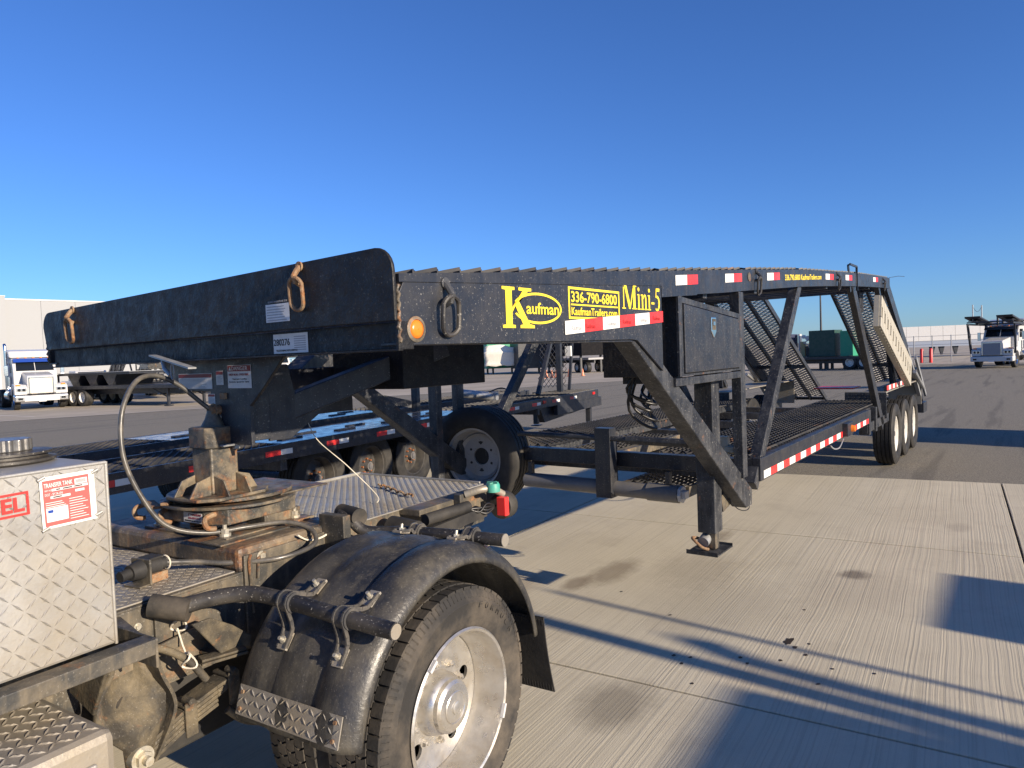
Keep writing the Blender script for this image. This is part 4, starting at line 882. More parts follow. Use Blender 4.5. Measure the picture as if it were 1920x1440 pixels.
# clamps holding the fender to its pipes
def clamp(cy, pc, ang, side=1):
    """saddle clamp round pipe at pc=(x,z), running tangentially along the fender"""
    c0 = Vector((pc[0], cy, pc[1])); rad = Vector((pc[0] - WC[0], 0, pc[1] - WC[1])).normalized(); tan = Vector((-rad.z, 0, rad.x))
    e = bpy.data.objects.new('fender_clamp', None); COL.objects.link(e); e.parent = TK
    rr = (Vector((pc[0], 0, pc[1])) - Vector((WC[0], 0, WC[1]))).length - .549
    for yy in (-.018, .018):
        m = MB(); pts = []
        for t_, h_ in ((-.115, .012), (-.08, .014), (-.06, .02), (-.045, rr * .6), (-.032, rr + .0), (-.02, rr + .024), (0, rr + .032), (.02, rr + .024), (.032, rr), (.045, rr * .6), (.06, .02), (.08, .014), (.115, .012)):
            fpnt = Vector((WC[0], 0, WC[1])) + rad * (.549 + h_ - .5 * t_ * t_ / .55) + tan * t_
            pts.append(Vector((fpnt.x, cy + yy, fpnt.z)))
        for p0, p1 in zip(pts[:-1], pts[1:]): m.bar(p0, p1 + (p1 - p0).normalized() * .002, .006, .012, up=rad)
        part('clamp_strap', m, GRYC, e, bevel=0)
    for sgn in (-1, 1):
        base = Vector((WC[0], 0, WC[1])) + rad * (.549 + .008 - .5 * .095 ** 2 / .55) + tan * (.095 * sgn); base.y = cy
        m = MB(); nrm = (base - Vector((WC[0], cy, WC[1]))).normalized(); tg = Vector((-nrm.z, 0, nrm.x))
        m.bar(base - tg * .028, base + tg * .028, .042, .01, up=nrm); part('clamp_pad', m, ALUD, e, bevel=.002)
        m = MB(); m.cyl(base, base + nrm * .016, .011, 6); m.cyl(base + nrm * .016, base + nrm * .03, .006, 10); part('clamp_bolt', m, ZINC, e)
    m = MB(); m.tube([c0 + Vector((0, -.026, 0)), c0 + Vector((0, .026, 0))], .032, 20); part('clamp_saddle', m, GRYC, e, smooth=40)
GRYC = paint('clamp_plastic', (.045, .045, .047), .4, dust_amt=.5, dust_scale=12)
clamp(.10, (-.50, .85), 0); clamp(.34, (-.502, .862), 0); clamp(.11, (.158, .934), 0); clamp(.36, (.145, .927), 0)
# mud flap
m = MB()
vs = []
for k in range(9):
    t_ = k / 8; x = .425 + .02 * t_ * t_ * 2; z = .56 - .33 * t_
    vs += [(x + .0 + .03 * t_, .0 - .03, z), (x + .03 * t_, .50, z), (x + .006 + .03 * t_, .50, z), (x + .006 + .03 * t_, -.03, z)]
m.add(vs, [(k * 4 + c, k * 4 + (c + 1) % 4, (k + 1) * 4 + (c + 1) % 4, (k + 1) * 4 + c) for k in range(8) for c in range(4)] + [(32, 33, 34, 35)])
mf = part('mud_flap', m, RUBD, TK, smooth=30)
m = MB()
for k in range(40): m.bar((.425, -.022 + k * .013, .55), (.492, -.022 + k * .013, .235), .004, .004)
part('flap_ribs', m, RUBD, mf, stuff=True)

# big dual drive wheels
def big_wheel(parent, yo, flip=False, detail=True, x=-.08):
    """outer face at local y=yo looking to -Y; flip for the inner, dish turned in"""
    e = bpy.data.objects.new('wheel', None); COL.objects.link(e); e.parent = parent; e.location = (x, yo, .41)
    R, r0, w = .41, .262, .235
    mb = MB()
    prof = [(r0, .012), (r0 + .012, .006), (r0 + .05, -.004), (r0 + .085, -.006), (r0 + .092, -.009), (r0 + .097, -.006), (R - .045, .001), (R - .03, .006), (R - .012, .018), (R - .014, .03), (R - .014, w - .03), (R - .012, w - .018), (R - .03, w - .006), (R - .06, w), (r0 + .05, w), (r0 + .012, w - .006), (r0, w - .012)]
    mb.lathe(prof, 96); part('tyre', mb, RUB, e, smooth=35)
    # tread blocks in five rows
    nb = 56; mb = MB()
    rows = [(.016, .056, 0), (.060, .098, .5), (.102, .138, 0), (.142, .180, .5), (.184, w - .016, 0)]
    for (ya, yb, ph) in rows:
        for k in range(nb):
            a0 = 2 * PI * (k + ph + .06) / nb; a1 = 2 * PI * (k + ph + .90) / nb; am = (a0 + a1) / 2; sh = .09 * 2 * PI / nb * 2
            pl = [(a0, ya), (a1, ya), (a1 + sh, (ya + yb) / 2), (a1, yb), (a0, yb), (a0 + sh, (ya + yb) / 2)]
            if ya < .02: pl = [(a0, ya - .002), (a1, ya - .002), (a1, yb), ((a0 + a1) / 2 + sh, yb + .002), (a0, yb)]
            vs = []
            for rr in (R - .016, R - .001 - (.004 if ya < .02 or yb > .2 else 0)):
                for (aa, y) in pl: vs.append((rr * math.cos(aa), y, rr * math.sin(aa)))
            n = len(pl); mb.add(vs, [tuple(range(n, 2 * n))] + [(i, (i + 1) % n, (i + 1) % n + n, i + n) for i in range(n)])
    part('tread_blocks', mb, RUB, e, stuff=True)
    if not detail: return e
    mb = MB()
    for k in range(nb * 2):
        a = 2 * PI * k / (nb * 2); mb.bar(((R - .018) * math.cos(a), .016, (R - .018) * math.sin(a)), ((R - .040) * math.cos(a), .003, (R - .040) * math.sin(a)), .007, .006)
    part('shoulder_ribs', mb, RUB, e, stuff=True)
    # raised lettering on the sidewall
    for i, ch in enumerate('FORMULA'): 
        a = math.radians(72 - i * 6.5); rr = .335; c = Vector((rr * math.cos(a), -.0068, rr * math.sin(a))); u = Vector((math.sin(a), 0, -math.cos(a))); v = Vector((math.cos(a), 0, math.sin(a)))
        text(ch, c, u, v, .018, .022, RUB, e, name='sidewall_lettering', depth=.002)
    # rim: deep outer barrel and disc with hand holes
    mb = MB(); mb.lathe([(r0 + .004, .010), (r0 + .008, .002), (r0 + .002, -.004), (r0 - .006, .0), (r0 - .010, .02), (r0 - .014, .06), (r0 - .024, .09), (r0 - .032, .13), (r0 - .03, .15)], 96); rim = part('rim', mb, RIMM, e, smooth=50)
    holes = [circ(.168 * math.cos(2 * PI * (k + .18) / 5), .168 * math.sin(2 * PI * (k + .18) / 5), .026, 20) for k in range(5)]
    me = holed_plate(circ(0, 0, r0 - .0315, 72), holes, .012, 'wheel_disc'); me.materials.append(RIMM)
    link('wheel_disc', me, rim, bevel=.003, M=Matrix.Translation((0, .125, 0)) @ Matrix.Rotation(PI / 2, 4, 'X'))
    mb = MB(); mb.lathe([(.2, .16), (.001, .16)], 40); part('brake_drum', mb, INK, rim)
    mb = MB(); mb.lathe([(.108, .119), (.104, .085), (.096, .07), (.088, .062), (.088, .045), (.078, .036), (.03, .031), (.001, .031)], 48); hb_ = part('hub', mb, RIMM, rim, smooth=35)
    mb = MB(); mb.lathe([(.022, .0315), (.022, .025), (.015, .022), (.001, .022)], 24); mb.lathe([(.05, .0325), (.052, .030), (.055, .0325)], 32); part('hub_cap', mb, RIMM, hb_, smooth=40)
    for k in range(10):
        aa = 2 * PI * (k + .5) / 10; mb = MB(); cx, cz = .132 * math.cos(aa), .132 * math.sin(aa)
        mb.cyl((cx, .119, cz), (cx, .115, cz), .017, 18); mb.cyl((cx, .115, cz), (cx, .098, cz), .012, 6); mb.cyl((cx, .098, cz), (cx, .091, cz), .006, 10); part('lug_nut', mb, RIMM, rim)
    mb = MB()
    aa = math.radians(128); mb.bar((.264 * math.cos(aa - .1), -.006, .264 * math.sin(aa - .1)), (.264 * math.cos(aa + .06), -.006, .264 * math.sin(aa + .06)), .01, .012); aa = math.radians(-22); mb.bar((.259 * math.cos(aa - .14), -.005, .259 * math.sin(aa - .14)), (.259 * math.cos(aa + .05), -.005, .259 * math.sin(aa + .05)), .012, .012)
    part('balance_weight', mb, WHT, rim)
    return e
w1 = big_wheel(TK, 0.0); w2 = big_wheel(TK, .27, detail=False)
for yo in (1.83, 2.1): c_ = copy_tree(w2, TK); c_.location = (-.08, yo, .41)
m = MB(); m.cyl((-.52, .80, .50), (-.52, 1.5, .50), .13, 24); part('underbody_shade_drum', m, RUBD, TK, smooth=40)  # dark drum added to fill the deep shade under the frame
m = MB(); m.box(-.72, -.30, .76, .80, .34, .60); part('underbody_shade_plate', m, RUBD, TK, bevel=.01)  # dark plate added to blacken the shaded gap beside the rail
m = MB(); m.cyl((-.08, .4, .41), (-.08, 2.1, .41), .07, 20); m.lathe([(.001, -.16), (.14, -.1), (.17, 0), (.14, .1), (.001, .16)], 24, (-.08, 1.17, .41)); part('drive_axle', m, FRM, TK, smooth=40)
# rear lights and plumbing
m = MB(); m.lathe([(.001, .0), (.062, .0), (.066, .01), (.066, .06), (.05, .085), (.001, .09)], 28, (.90, .47, .87), 'x'); part('light_pod', m, RUBD, TK, smooth=40)
m = MB(); m.bar((.865, .43, .835), (.865, .43, .925), .05, .035, up=(1, 0, 0)); part('reflector', m, RED, TK, bevel=.004)
m = MB(); m.lathe([(.001, .03), (.03, .03), (.034, .02), (.034, -.01), (.001, -.012)], 20, (.83, .46, .965), 'z'); m.box(.80, .86, .455, .465, .98, 1.0); m.box(.825, .835, .43, .49, .98, 1.003); part('glad_hand_cap', m, TEAL, TK, smooth=30)
m = MB(); m.tube(smoothpath([(.74, .56, .95), (.78, .50, .97), (.84, .47, .965), (.90, .45, .93)]), .018, 10); part('light_bracket', m, ALUD, TK, smooth=50)
m = MB(); m.box(.45, .95, .60, .72, .90, .93); m.box(.7, .92, .56, .60, .86, .955); part('rear_bracket', m, FRM, TK, bevel=.004)
m = MB(); m.cyl((.33, .66, .875), (.33, .52, .865), .052, 28); m.cyl((.33, .52, .865), (.33, .49, .865), .02, 8); part('bump_stop', m, RUBD, TK, smooth=30)
m = MB(); m.cyl((.45, .57, .89), (.72, .53, .90), .026, 18); m.bar((.36, .53, .835), (.82, .50, .86), .015, .05); part('shock_absorber', m, RUBD, TK, smooth=30)
m = MB()
for k in range(4): m.tube(smoothpath([(.70, .53, .90 - k * .01), (.75, .49 + .01 * k, .87 + .02 * math.sin(k)), (.80, .48, .90 - .015 * k), (.86, .47, .88)]), .006, 7)
part('wiring', m, HOSE, TK, smooth=60)
m = MB(); m.tube(smoothpath([(-.15, .70, .95), (-.1, .70, .92), (-.03, .70, .915), (.06, .69, .945)]), .0045, 6); part('grey_wire', m, TIE, TK, smooth=60)
m = MB(); m.cyl((.0, .70, .94), (.03, .69, .94), .012, 12); part('wire_grommet', m, ALUD, TK)

# loose things on the deck
st = MB()
for k in range(26):
    t_ = k / 25; p = Vector((.80 - .13 * t_ + .02 * math.sin(5 * t_), 1.17 - .33 * t_ + .03 * math.sin(4 * t_), .944)); p2 = p + Vector((-.006, -.012, 0))
    st.tube([p + Vector((.006 * math.sin(k * 1.3), 0, .006 * math.cos(k * 1.3))), p2 + Vector((.006 * math.sin(k * 1.3 + 1), 0, .006 * math.cos(k * 1.3 + 1)))], .006, 6)
q = TK.matrix_basis.copy(); TM = Matrix.Translation((.44, .14, 0)) @ Matrix.Rotation(math.radians(4.2), 4, 'Z')
st.v = [tuple(TM @ Vector(v)) for v in st.v]
o = part('rusty_cable_end', st, RUSTR, None, smooth=60); tagm(o, 'short rusty twisted cable lying on the rear tread plate', 'cable')
# electrical plug and its hose up to the nose of the trailer
pg = thing('trailer_plug', 'black electrical plug and socket sitting on the dusty tread plate', 'plug', tuple(TM @ Vector((-.64, .90, .882))), math.radians(12))
m = MB(); m.box(-.008, 0, -.045, .045, -.0, .085); m.box(-.045, 0, -.04, .04, -.0005, .004); part('socket_flange', m, FRM, pg, bevel=.002)
m = MB(); m.box(0, .07, -.035, .035, .0, .03); part('socket_base', m, RUSTR, pg, bevel=.002)
m = MB(); m.cyl((-.008, 0, .05), (-.05, 0, .048), .034, 20, .026); m.cyl((-.05, 0, .048), (-.085, .0, .045), .018, 14); part('socket_back', m, RUBD, pg, smooth=30)
m = MB(); m.cyl((0, 0, .052), (.055, -.01, .052), .028, 20); m.box(.0, .06, -.03, .03, .078, .084); m.cyl((.055, -.01, .052), (.075, -.015, .052), .02, 16); part('plug_body', m, RUBD, pg, smooth=30)
m = MB(); m.lathe([(.022, 0), (.026, .003), (.022, .006)], 20, (.076, -.015, .052), 'x'); part('plug_ring', m, TIE, pg, smooth=40)
HP = [(-.565, .89, .935), (-.48, .84, .92), (-.40, .76, .905), (-.27, .66, .90), (-.13, .64, .915), (-.08, .70, .955), (-.12, .80, .985), (-.24, .88, .985), (-.38, .93, .99), (-.50, .98, 1.04), (-.565, 1.02, 1.16), (-.60, 1.05, 1.30), (-.585, 1.07, 1.45), (-.52, 1.09, 1.555), (-.44, 1.10, 1.578), (-.36, 1.08, 1.54), (-.28, 1.05, 1.46), (-.22, 1.02, 1.40)]
m = MB(); P_ = smoothpath([TM @ Vector(p) for p in HP], 10); m.tube(P_, .009, 12)
o = part('trailer_cable', m, [HOSEG], None, smooth=60); tagm(o, 'thick grey cable looping from the plug up to the trailer nose', 'cable')
m = MB(); m.bar((-.012, 1.34, 1.655), (-.045, 1.00, 1.60), .03, .006); m.tube([(-.02, 1.25, 1.63), (-.03, 1.22, 1.60), (-.03, 1.18, 1.575)], .008, 8); m.tube([(-.035, 1.155 + .012 * math.cos(a), 1.59 + .03 * math.sin(a)) for a in [2 * PI * k / 16 for k in range(17)]], .003, 6)
o = part('cable_holder', m, GRYM, hauler, smooth=40)
m = MB(); m.tube(smoothpath([(.66, 1.3, 1.37), (.68, 1.25, 1.25), (.76, 1.14, 1.12), (.85, 1.05, .975), (.84, 1.04, .94)]), .0022, 6)
o = part('white_rope', m, TIE, None, smooth=60); tagm(o, 'thin pale cord hanging from the neck down onto the rear tread plate', 'cord')

# ------------------------------------------------------------------ the second black trailer beyond the hitch
TB = thing('deckover_trailer', 'black flat trailer behind the hitch post with mesh ramps and shiny plate deck', 'trailer', (1.25, 4.06, 0), math.radians(9.6))
for (ya, yb) in ((.0, .80), (1.55, 2.35)):
    m = MB(); m.box(1.45, 5.1, ya, yb, .845, .853); part('deck_plate', m, DECKB, TB, bevel=.002)
    for k in range(8):
        m = MB(); x = 1.65 + k * .42; y = ya + .26 + .2 * (k % 2)
        m.box(x, x + .30, y - .03, y - .018, .853, .868); m.box(x, x + .30, y + .018, y + .03, .853, .868)
        for q in range(5): m.box(x + .07 * q, x + .07 * q + .018, y - .018, y + .018, .853, .867)
        part('tie_down_slot', m, BLK, TB)
    F = frame((-.75, ya, .80), (2.2, 0, .05), (0, 1, 0)); part('deck_mesh', expanded(2.18, yb - ya, .045, .085, .006, .014, F, .007), BLKM, TB, stuff=True)
    F = frame((5.12, ya, .855), (1, 0, 0), (0, 1, 0)); part('deck_mesh', expanded(4.9, yb - ya, .055, .09, .006, .014, F, .007), BLKM, TB, stuff=True)
    m = MB()
    for y in (ya + .12, ya + .4, ya + .68): m.box(-.7, 10, y - .02, y + .02, .72, .79)
    part('deck_bearer', m, BLKD, TB)
for y0, y1_ in ((-.03, .0), (.8, .83), (1.52, 1.55), (2.35, 2.38)):
    m = MB(); m.box(-.75, 10.1, y0, y1_, .70, .856); part('side_rail', m, BLK, TB, bevel=.003)
for x in (-.7, 1.4, 3.5, 5.2, 7.2, 9.9):
    m = MB(); m.box(x, x + .08, 0, 2.35, .60, .70); part('cross_member', m, BLKD, TB)
x = -.45
for k in range(12):
    for c_, dx in (('r', 0), ('w', .19)):
        m = MB(); m.add([(x + dx, -.0312, .755), (x + dx + (.188 if c_ == 'r' else .15), -.0312, .755), (x + dx + (.188 if c_ == 'r' else .15), -.0312, .805), (x + dx, -.0312, .805)], [(0, 1, 2, 3)])
        part('reflector_tape', m, RED if c_ == 'r' else SIL, TB)
    x += .82
COP = flat('copper_nut', (.42, .17, .08), .4, .4)
RIMB = paint('black_steel_rim', (.03, .03, .032), .35, dust_amt=.25, bump=.1)
w0 = small_wheel(TB, Matrix.Translation((2.10, .26, .395)), .395, .25, rim=RIMB, lugmat=COP)
for x in (2.96, 3.82): c_ = copy_tree(w0, TB); c_.matrix_local = Matrix.Translation((x, .26, .395))
for x in (2.1, 2.96, 3.82):
    c_ = copy_tree(w0, TB); c_.matrix_local = Matrix.Translation((x, 2.1, .395)) @ Matrix.Rotation(PI, 4, 'Z')
    m = MB(); m.cyl((x, .3, .395), (x, 2.1, .395), .05, 16); part('axle', m, BLKD, TB, smooth=40)
for (x, z) in ((7.35, .77), (9.75, .77)):
    m = MB(); m.box(x, x + .12, -.045, -.03, z, z + .05); part('side_lamp', m, REDL, TB, bevel=.004)
for y in (.2, 1.4):
    m = MB(); m.box(10.2, 10.3, y, y + .1, .12, .8); m.box(10.15, 10.36, y - .04, y + .14, .08, .10); part('landing_leg', m, BLK, TB, bevel=.004)
m = MB(); m.box(8.0, 10.3, -.02, .06, .52, .70); m.prism([(7.5, .70), (10.0, .70), (9.6, .50), (7.7, .42)], 'y', .1, .2); part('tool_beam', m, BLK, TB)
m = MB(); m.box(9.2, 9.3, .4, .5, .86, 2.0); m.bar((8.1, .4, .88), (8.8, .4, 1.9), .07, .07); m.bar((9.6, .4, .88), (9.9, .4, 2.1), .05, .05); part('ramp_upright', m, BLK, TB)
F = frame((9.3, .35, .95), (.22, 0, 1), (0, 1, 0)); part('upright_mesh', expanded(1.3, .6, .06, .09, .008, .016, F, .008), BLKM, TB, stuff=True)
m = MB(); m.box(9.5, 9.56, .3, .42, 1.55, 1.75); part('white_reflector', m, SIL, TB)
m = MB(); m.cyl((6.4, 1.0, 1.02), (7.1, .8, .92), .07, 16); m.box(7.05, 7.15, .7, .9, .86, 1.0); part('winch_ram', m, GRYM, TB, smooth=30)
m = MB(); m.tube(smoothpath([(7.0, .8, 1.0), (7.3, .7, 1.05), (7.6, .5, .9)]), .012, 8); part('winch_hose', m, HOSE, TB, smooth=60)
m = MB(); m.box(5.0, 5.08, .9, 1.0, .86, 1.2); m.bar((4.2, 1.5, 1.2), (5.0, 1.0, .95), .04, .1); part('winch_stand', m, BLKD, TB)

# small dark car body panels lying low beside the hitch truck, far side
# ------------------------------------------------------------------ conventional trucks
def truck(label, loc, rz, scale=.88, visor=BLUE, rack=False, grille=None, sleeper=True, stacks=True, frame_len=7.2):
    t = thing('semi_truck', label, 'truck', loc, rz); t.scale = (scale,) * 3
    m = MB(); m.prism([(.0, .42), (.0, .72), (.06, .76), (.55, .80), (.55, .45)], 'y', -1.2, 1.2); part('bumper', m, CHR if not rack else WHT, t, bevel=.05)
    m = MB(); m.box(-.012, .0, -.78, .78, .44, .73); part('bumper_panel', m, WHT, t, bevel=.01)
    m = MB()
    for y in (-1.05, .85): m.box(-.015, .0, y, y + .2, .52, .62)
    part('fog_lamp', m, GLS, t)
    m = MB(); m.box(-.02, -.01, -.16, .16, .40, .50); part('number_plate', m, STICK, t)
    m = MB(); m.prism([(.10, .82), (.10, 1.62), (.16, 1.74), (.35, 1.80), (1.75, 1.98), (1.75, .85)], 'y', -.62, .62); part('hood', m, WHT, t, bevel=.05)
    m = MB()
    for s_ in (-1, 1): m.prism([(.12, .80), (.12, 1.18), (.3, 1.30), (1.0, 1.34), (1.45, 1.15), (1.55, .75), (1.42, .75), (1.3, .98), (.98, 1.12), (.64, 1.0), (.5, .75)], 'y', s_ * .62, s_ * 1.18)
    part('front_fender', m, WHT, t, bevel=.03)
    m = MB(); m.box(.075, .10, -.50, .50, .86, 1.62); g = part('grille', m, grille or GRYM, t, bevel=.01)
    m = MB()
    for k in range(13): m.box(.060, .075, -.47 + k * .075, -.455 + k * .075, .89, 1.58)
    m.box(.055, .078, -.015, .015, .87, 1.61); part('grille_bars', m, CHR if not grille else grille, g)
    m = MB(); m.box(.06, .1, -.56, -.5, .84, 1.66); m.box(.06, .1, .5, .56, .84, 1.66); m.box(.06, .1, -.56, .56, 1.62, 1.68); part('grille_surround', m, CHR, g, bevel=.006)
    for s_ in (-1, 1):
        m = MB(); m.box(.10, .125, s_ * .88 - .22, s_ * .88 + .22, .95, 1.12); h = part('headlight', m, CHR, t, bevel=.02)
        m = MB()
        for k in (-.1, .1): m.cyl((.098, s_ * .88 + k, 1.035), (.085, s_ * .88 + k, 1.035), .07, 16)
        part('headlight_lens', m, GLS, h)
        m = MB(); m.box(.2, .4, s_ * 1.0 - .1, s_ * 1.0 + .1, 1.24, 1.32); part('turn_lamp', m, AMB, t, bevel=.02)
    m = MB(); m.prism([(1.75, .95), (1.75, 1.98), (2.12, 2.62), (2.3, 2.72), (3.2, 2.74), (3.2, .95)], 'y', -1.0, 1.0); part('cab', m, WHT, t, bevel=.06)
    m = MB(); m.add([(1.765, -.86, 2.03), (1.765, .86, 2.03), (2.075, .82, 2.57), (2.075, -.82, 2.57)], [(0, 1, 2, 3)])
    for q in range(4): m.v[q] = (m.v[q][0] - .02, m.v[q][1], m.v[q][2] + .01)
    w = part('windscreen', m, GLS, t)
    m = MB(); m.bar((1.74, 0, 2.04), (2.05, 0, 2.58), .03, .02); part('windscreen_post', m, WHT, w)
    m = MB(); m.prism([(1.80, 2.50), (2.0, 2.70), (2.14, 2.68), (2.05, 2.60)], 'y', -.95, .95); part('sun_visor', m, visor, t, bevel=.01)
    for s_ in (-1, 1):
        m = MB(); m.box(2.15, 2.85, s_ * 1.001, s_ * 1.01, 1.95, 2.5) if s_ > 0 else m.box(2.15, 2.85, -1.01, -1.001, 1.95, 2.5); part('side_window', m, GLS, t)
        m = MB(); m.box(1.9, 2.0, s_ * 1.28 - .09, s_ * 1.28 + .09, 1.8, 2.35); m.bar((2.0, s_ * 1.0, 2.3), (1.98, s_ * 1.28, 2.3), .03, .03); part('mirror', m, CHR, t, bevel=.02)
        if stacks:
            m = MB(); m.cyl((3.35, s_ * 1.12, .9), (3.35, s_ * 1.12, 3.2), .075, 18); m.tube([(3.35, s_ * 1.12, 3.2), (3.37, s_ * 1.12, 3.4), (3.48, s_ * 1.12, 3.52)], .075, 16); part('exhaust_stack', m, CHR, t, smooth=30)
        m = MB(); m.cyl((2.0, s_ * 1.0, .72), (3.3, s_ * 1.0, .72), .3, 28); part('fuel_tank', m, CHR, t, smooth=30)
        m = MB(); m.cyl((2.6, s_ * 1.06, 1.1), (2.6, s_ * 1.18, 1.1), .16, 20); m.cyl((2.6, s_ * 1.1, 1.25), (2.6, s_ * 1.1, 1.75), .14, 20); part('air_cleaner', m, CHR, t, smooth=30)
    if sleeper:
        m = MB(); m.prism([(3.2, .95), (3.2, 2.76), (2.55, 2.76), (2.95, 3.12), (3.5, 3.22), (4.6, 3.22), (4.6, .95)], 'y', -1.05, 1.05); part('sleeper', m, WHT, t, bevel=.08)
    m = MB()
    for k in range(5): m.box(2.2, 2.3, -.7 + k * .35 - .05, -.7 + k * .35 + .05, 2.73, 2.78)
    part('roof_lamp', m, AMB, t)
    for s_ in (-1, 1):
        m = MB(); m.box(.6, frame_len, s_ * .43 - .04, s_ * .43 + .04, .75, 1.0); part('frame_rail', m, BLK, t)
    for x in (1.0, 5.3, 6.65):
        for s_ in (-1, 1):
            small_wheel(t, Matrix.Translation((x, s_ * 1.02, .51)) @ (Matrix.Identity(4) if s_ < 0 else Matrix.Rotation(PI, 4, 'Z')), .51, .28 if x < 2 else .5, rim=CHR, hub=True)
    if rack:
        m = MB()
        for s_ in (-1, 1):
            m.bar((.35, s_ * 1.25, .95), (-.05, s_ * 1.32, 2.85), .10, .14); m.bar((-.2, s_ * 1.0, 3.12), (4.4, s_ * 1.0, 3.05), .5, .05); m.bar((3.4, s_ * 1.28, 1.0), (3.4, s_ * 1.28, 3.1), .12, .16); m.bar((-.3, s_ * 1.3, 2.9), (4.4, s_ * 1.3, 2.85), .06, .1)
        m.bar((-.25, -1.3, 3.02), (-.25, 1.3, 3.02), .1, .08); m.bar((2.0, -1.3, 2.88), (2.0, 1.3, 2.88), .1, .1); m.bar((4.3, -1.3, 2.95), (4.3, 1.3, 2.95), .1, .1)
        
        for s_ in (-1, 1): m.prism([(-.55, 3.42), (1.7, 3.0), (1.7, 2.93), (-.5, 3.30)], 'y', s_ * .45, s_ * 1.35)
        m.bar((4.3, -1.0, 3.1), (9, -1.1, 3.6), .3, .06); m.bar((9, -1.1, 3.6), (8, -1.1, 2.8), .06, .06)
        part('car_rack', m, BLK, t, bevel=.005)
        m = MB()
        for x, y in ((-.1, 1.0), (1.6, 1.0), (3.3, -1.05)): m.cyl((x, y, 3.1), (x, y, 4.2), .035, 8)
        part('rack_post', m, GRYM, t)
        m = MB(); m.tube([(-.1 + 1.7 * k / 10, 1.0, 4.1 - .35 * math.sin(PI * k / 10)) for k in range(11)], .012, 6); part('rack_cable', m, BLK, t)
        m = MB()
        for x, y in ((2.4, .3), (2.8, .1), (3.2, -.1)): m.cyl((x, y, 2.8), (x, y, 3.4 + .1 * (x - 2.4)), .07, 10)
        part('rack_pin', m, BLK, t)
    return t
truck('white sleeper truck with blue visor parked before the pale warehouse', (11.9, 35.0, 0), math.radians(78), .87, grille=paint('yellowed_grille', (.7, .66, .5), .4, dust_amt=.1))
truck('white car carrier truck with black overhead rack at the right edge', (43.3, .40, 0), math.radians(-14), .80, visor=BLK, rack=True, grille=GRYP, stacks=False)
# unseen trucks added off frame to cast shadows on the apron and asphalt
n1 = truck('unseen white day cab truck added to cast shadows on the apron', (-1.5, -8.6, 0), 0, .86, sleeper=False)
n2 = truck('unseen white truck added to cast shadow on the asphalt further back', (9.6, -6.5, 0), math.radians(3), .74, sleeper=True, stacks=False)

# ------------------------------------------------------------------ buildings and far things
WB = thing('warehouse', 'long pale tilt-up warehouse behind the white sleeper truck', 'building', (21.6, 70, 0), math.radians(-4))
WALL = paint('warehouse_panel', (.31, .32, .33), .8, dust_amt=.06, bump=.05)
for k in range(8):
    m = MB(); m.box(k * 2.75 + .01 + .6, (k + 1) * 2.75 - .01 + .6, 0, .25, 0, 8.1); part('wall_panel', m, WALL, WB)
m = MB(); m.box(-6, .6, -.35, .25, 0, 8.35); part('corner_pier', m, WALL, WB)
m = MB(); m.box(-6, .62, -.4, .3, 8.35, 8.42); m.box(.6, 22.7, -.04, .4, 8.1, 8.22); part('parapet_cap', m, GRYM, WB)
m = MB(); m.box(.6, 22.6, .25, 14, 0, 8.0); part('hall', m, WALL, WB)
m = MB(); m.box(-5.5, -.02, -.37, -.35, 0, 6.2); part('wall_shade_patch', m, GRYM, WB)  # grey sheet stands in for the shaded part of the corner wall
m = MB(); m.box(-6, 22, -6.0, -5.9, .0, .5); part('plinth_kerb', m, FCON, WB)

# white pick-up behind the truck
pk = thing('pickup_truck', 'small white pickup parked between the sleeper truck and the black trailer', 'pickup', (17.2, 41.5, 0), math.radians(80))
m = MB(); m.prism([(0, .5), (0, .95), (.1, 1.05), (1.3, 1.12), (1.3, .5)], 'y', -.9, .9); m.box(1.3, 5.0, -.9, .9, .5, 1.1); part('body', m, WHT, pk, bevel=.06)
m = MB(); m.prism([(1.1, 1.1), (1.75, 1.68), (3.2, 1.70), (3.5, 1.1)], 'y', -.82, .82); part('cab', m, WHT, pk, bevel=.05)
m = MB(); m.add([(1.18, -.72, 1.16), (1.18, .72, 1.16), (1.68, .68, 1.62), (1.68, -.68, 1.62)], [(0, 1, 2, 3)]); part('windscreen', m, GLS, pk)
m = MB(); m.box(-.03, 0, -.6, .6, .72, .92); part('grille', m, BLK, pk)
m = MB(); m.box(-.06, .0, -.92, .92, .45, .62); part('bumper', m, CHR, pk, bevel=.02)
for x in (.85, 4.1):
    for s_ in (-1, 1): small_wheel(pk, Matrix.Translation((x, s_ * .8, .38)) @ (Matrix.Identity(4) if s_ < 0 else Matrix.Rotation(PI, 4, 'Z')), .38, .24)

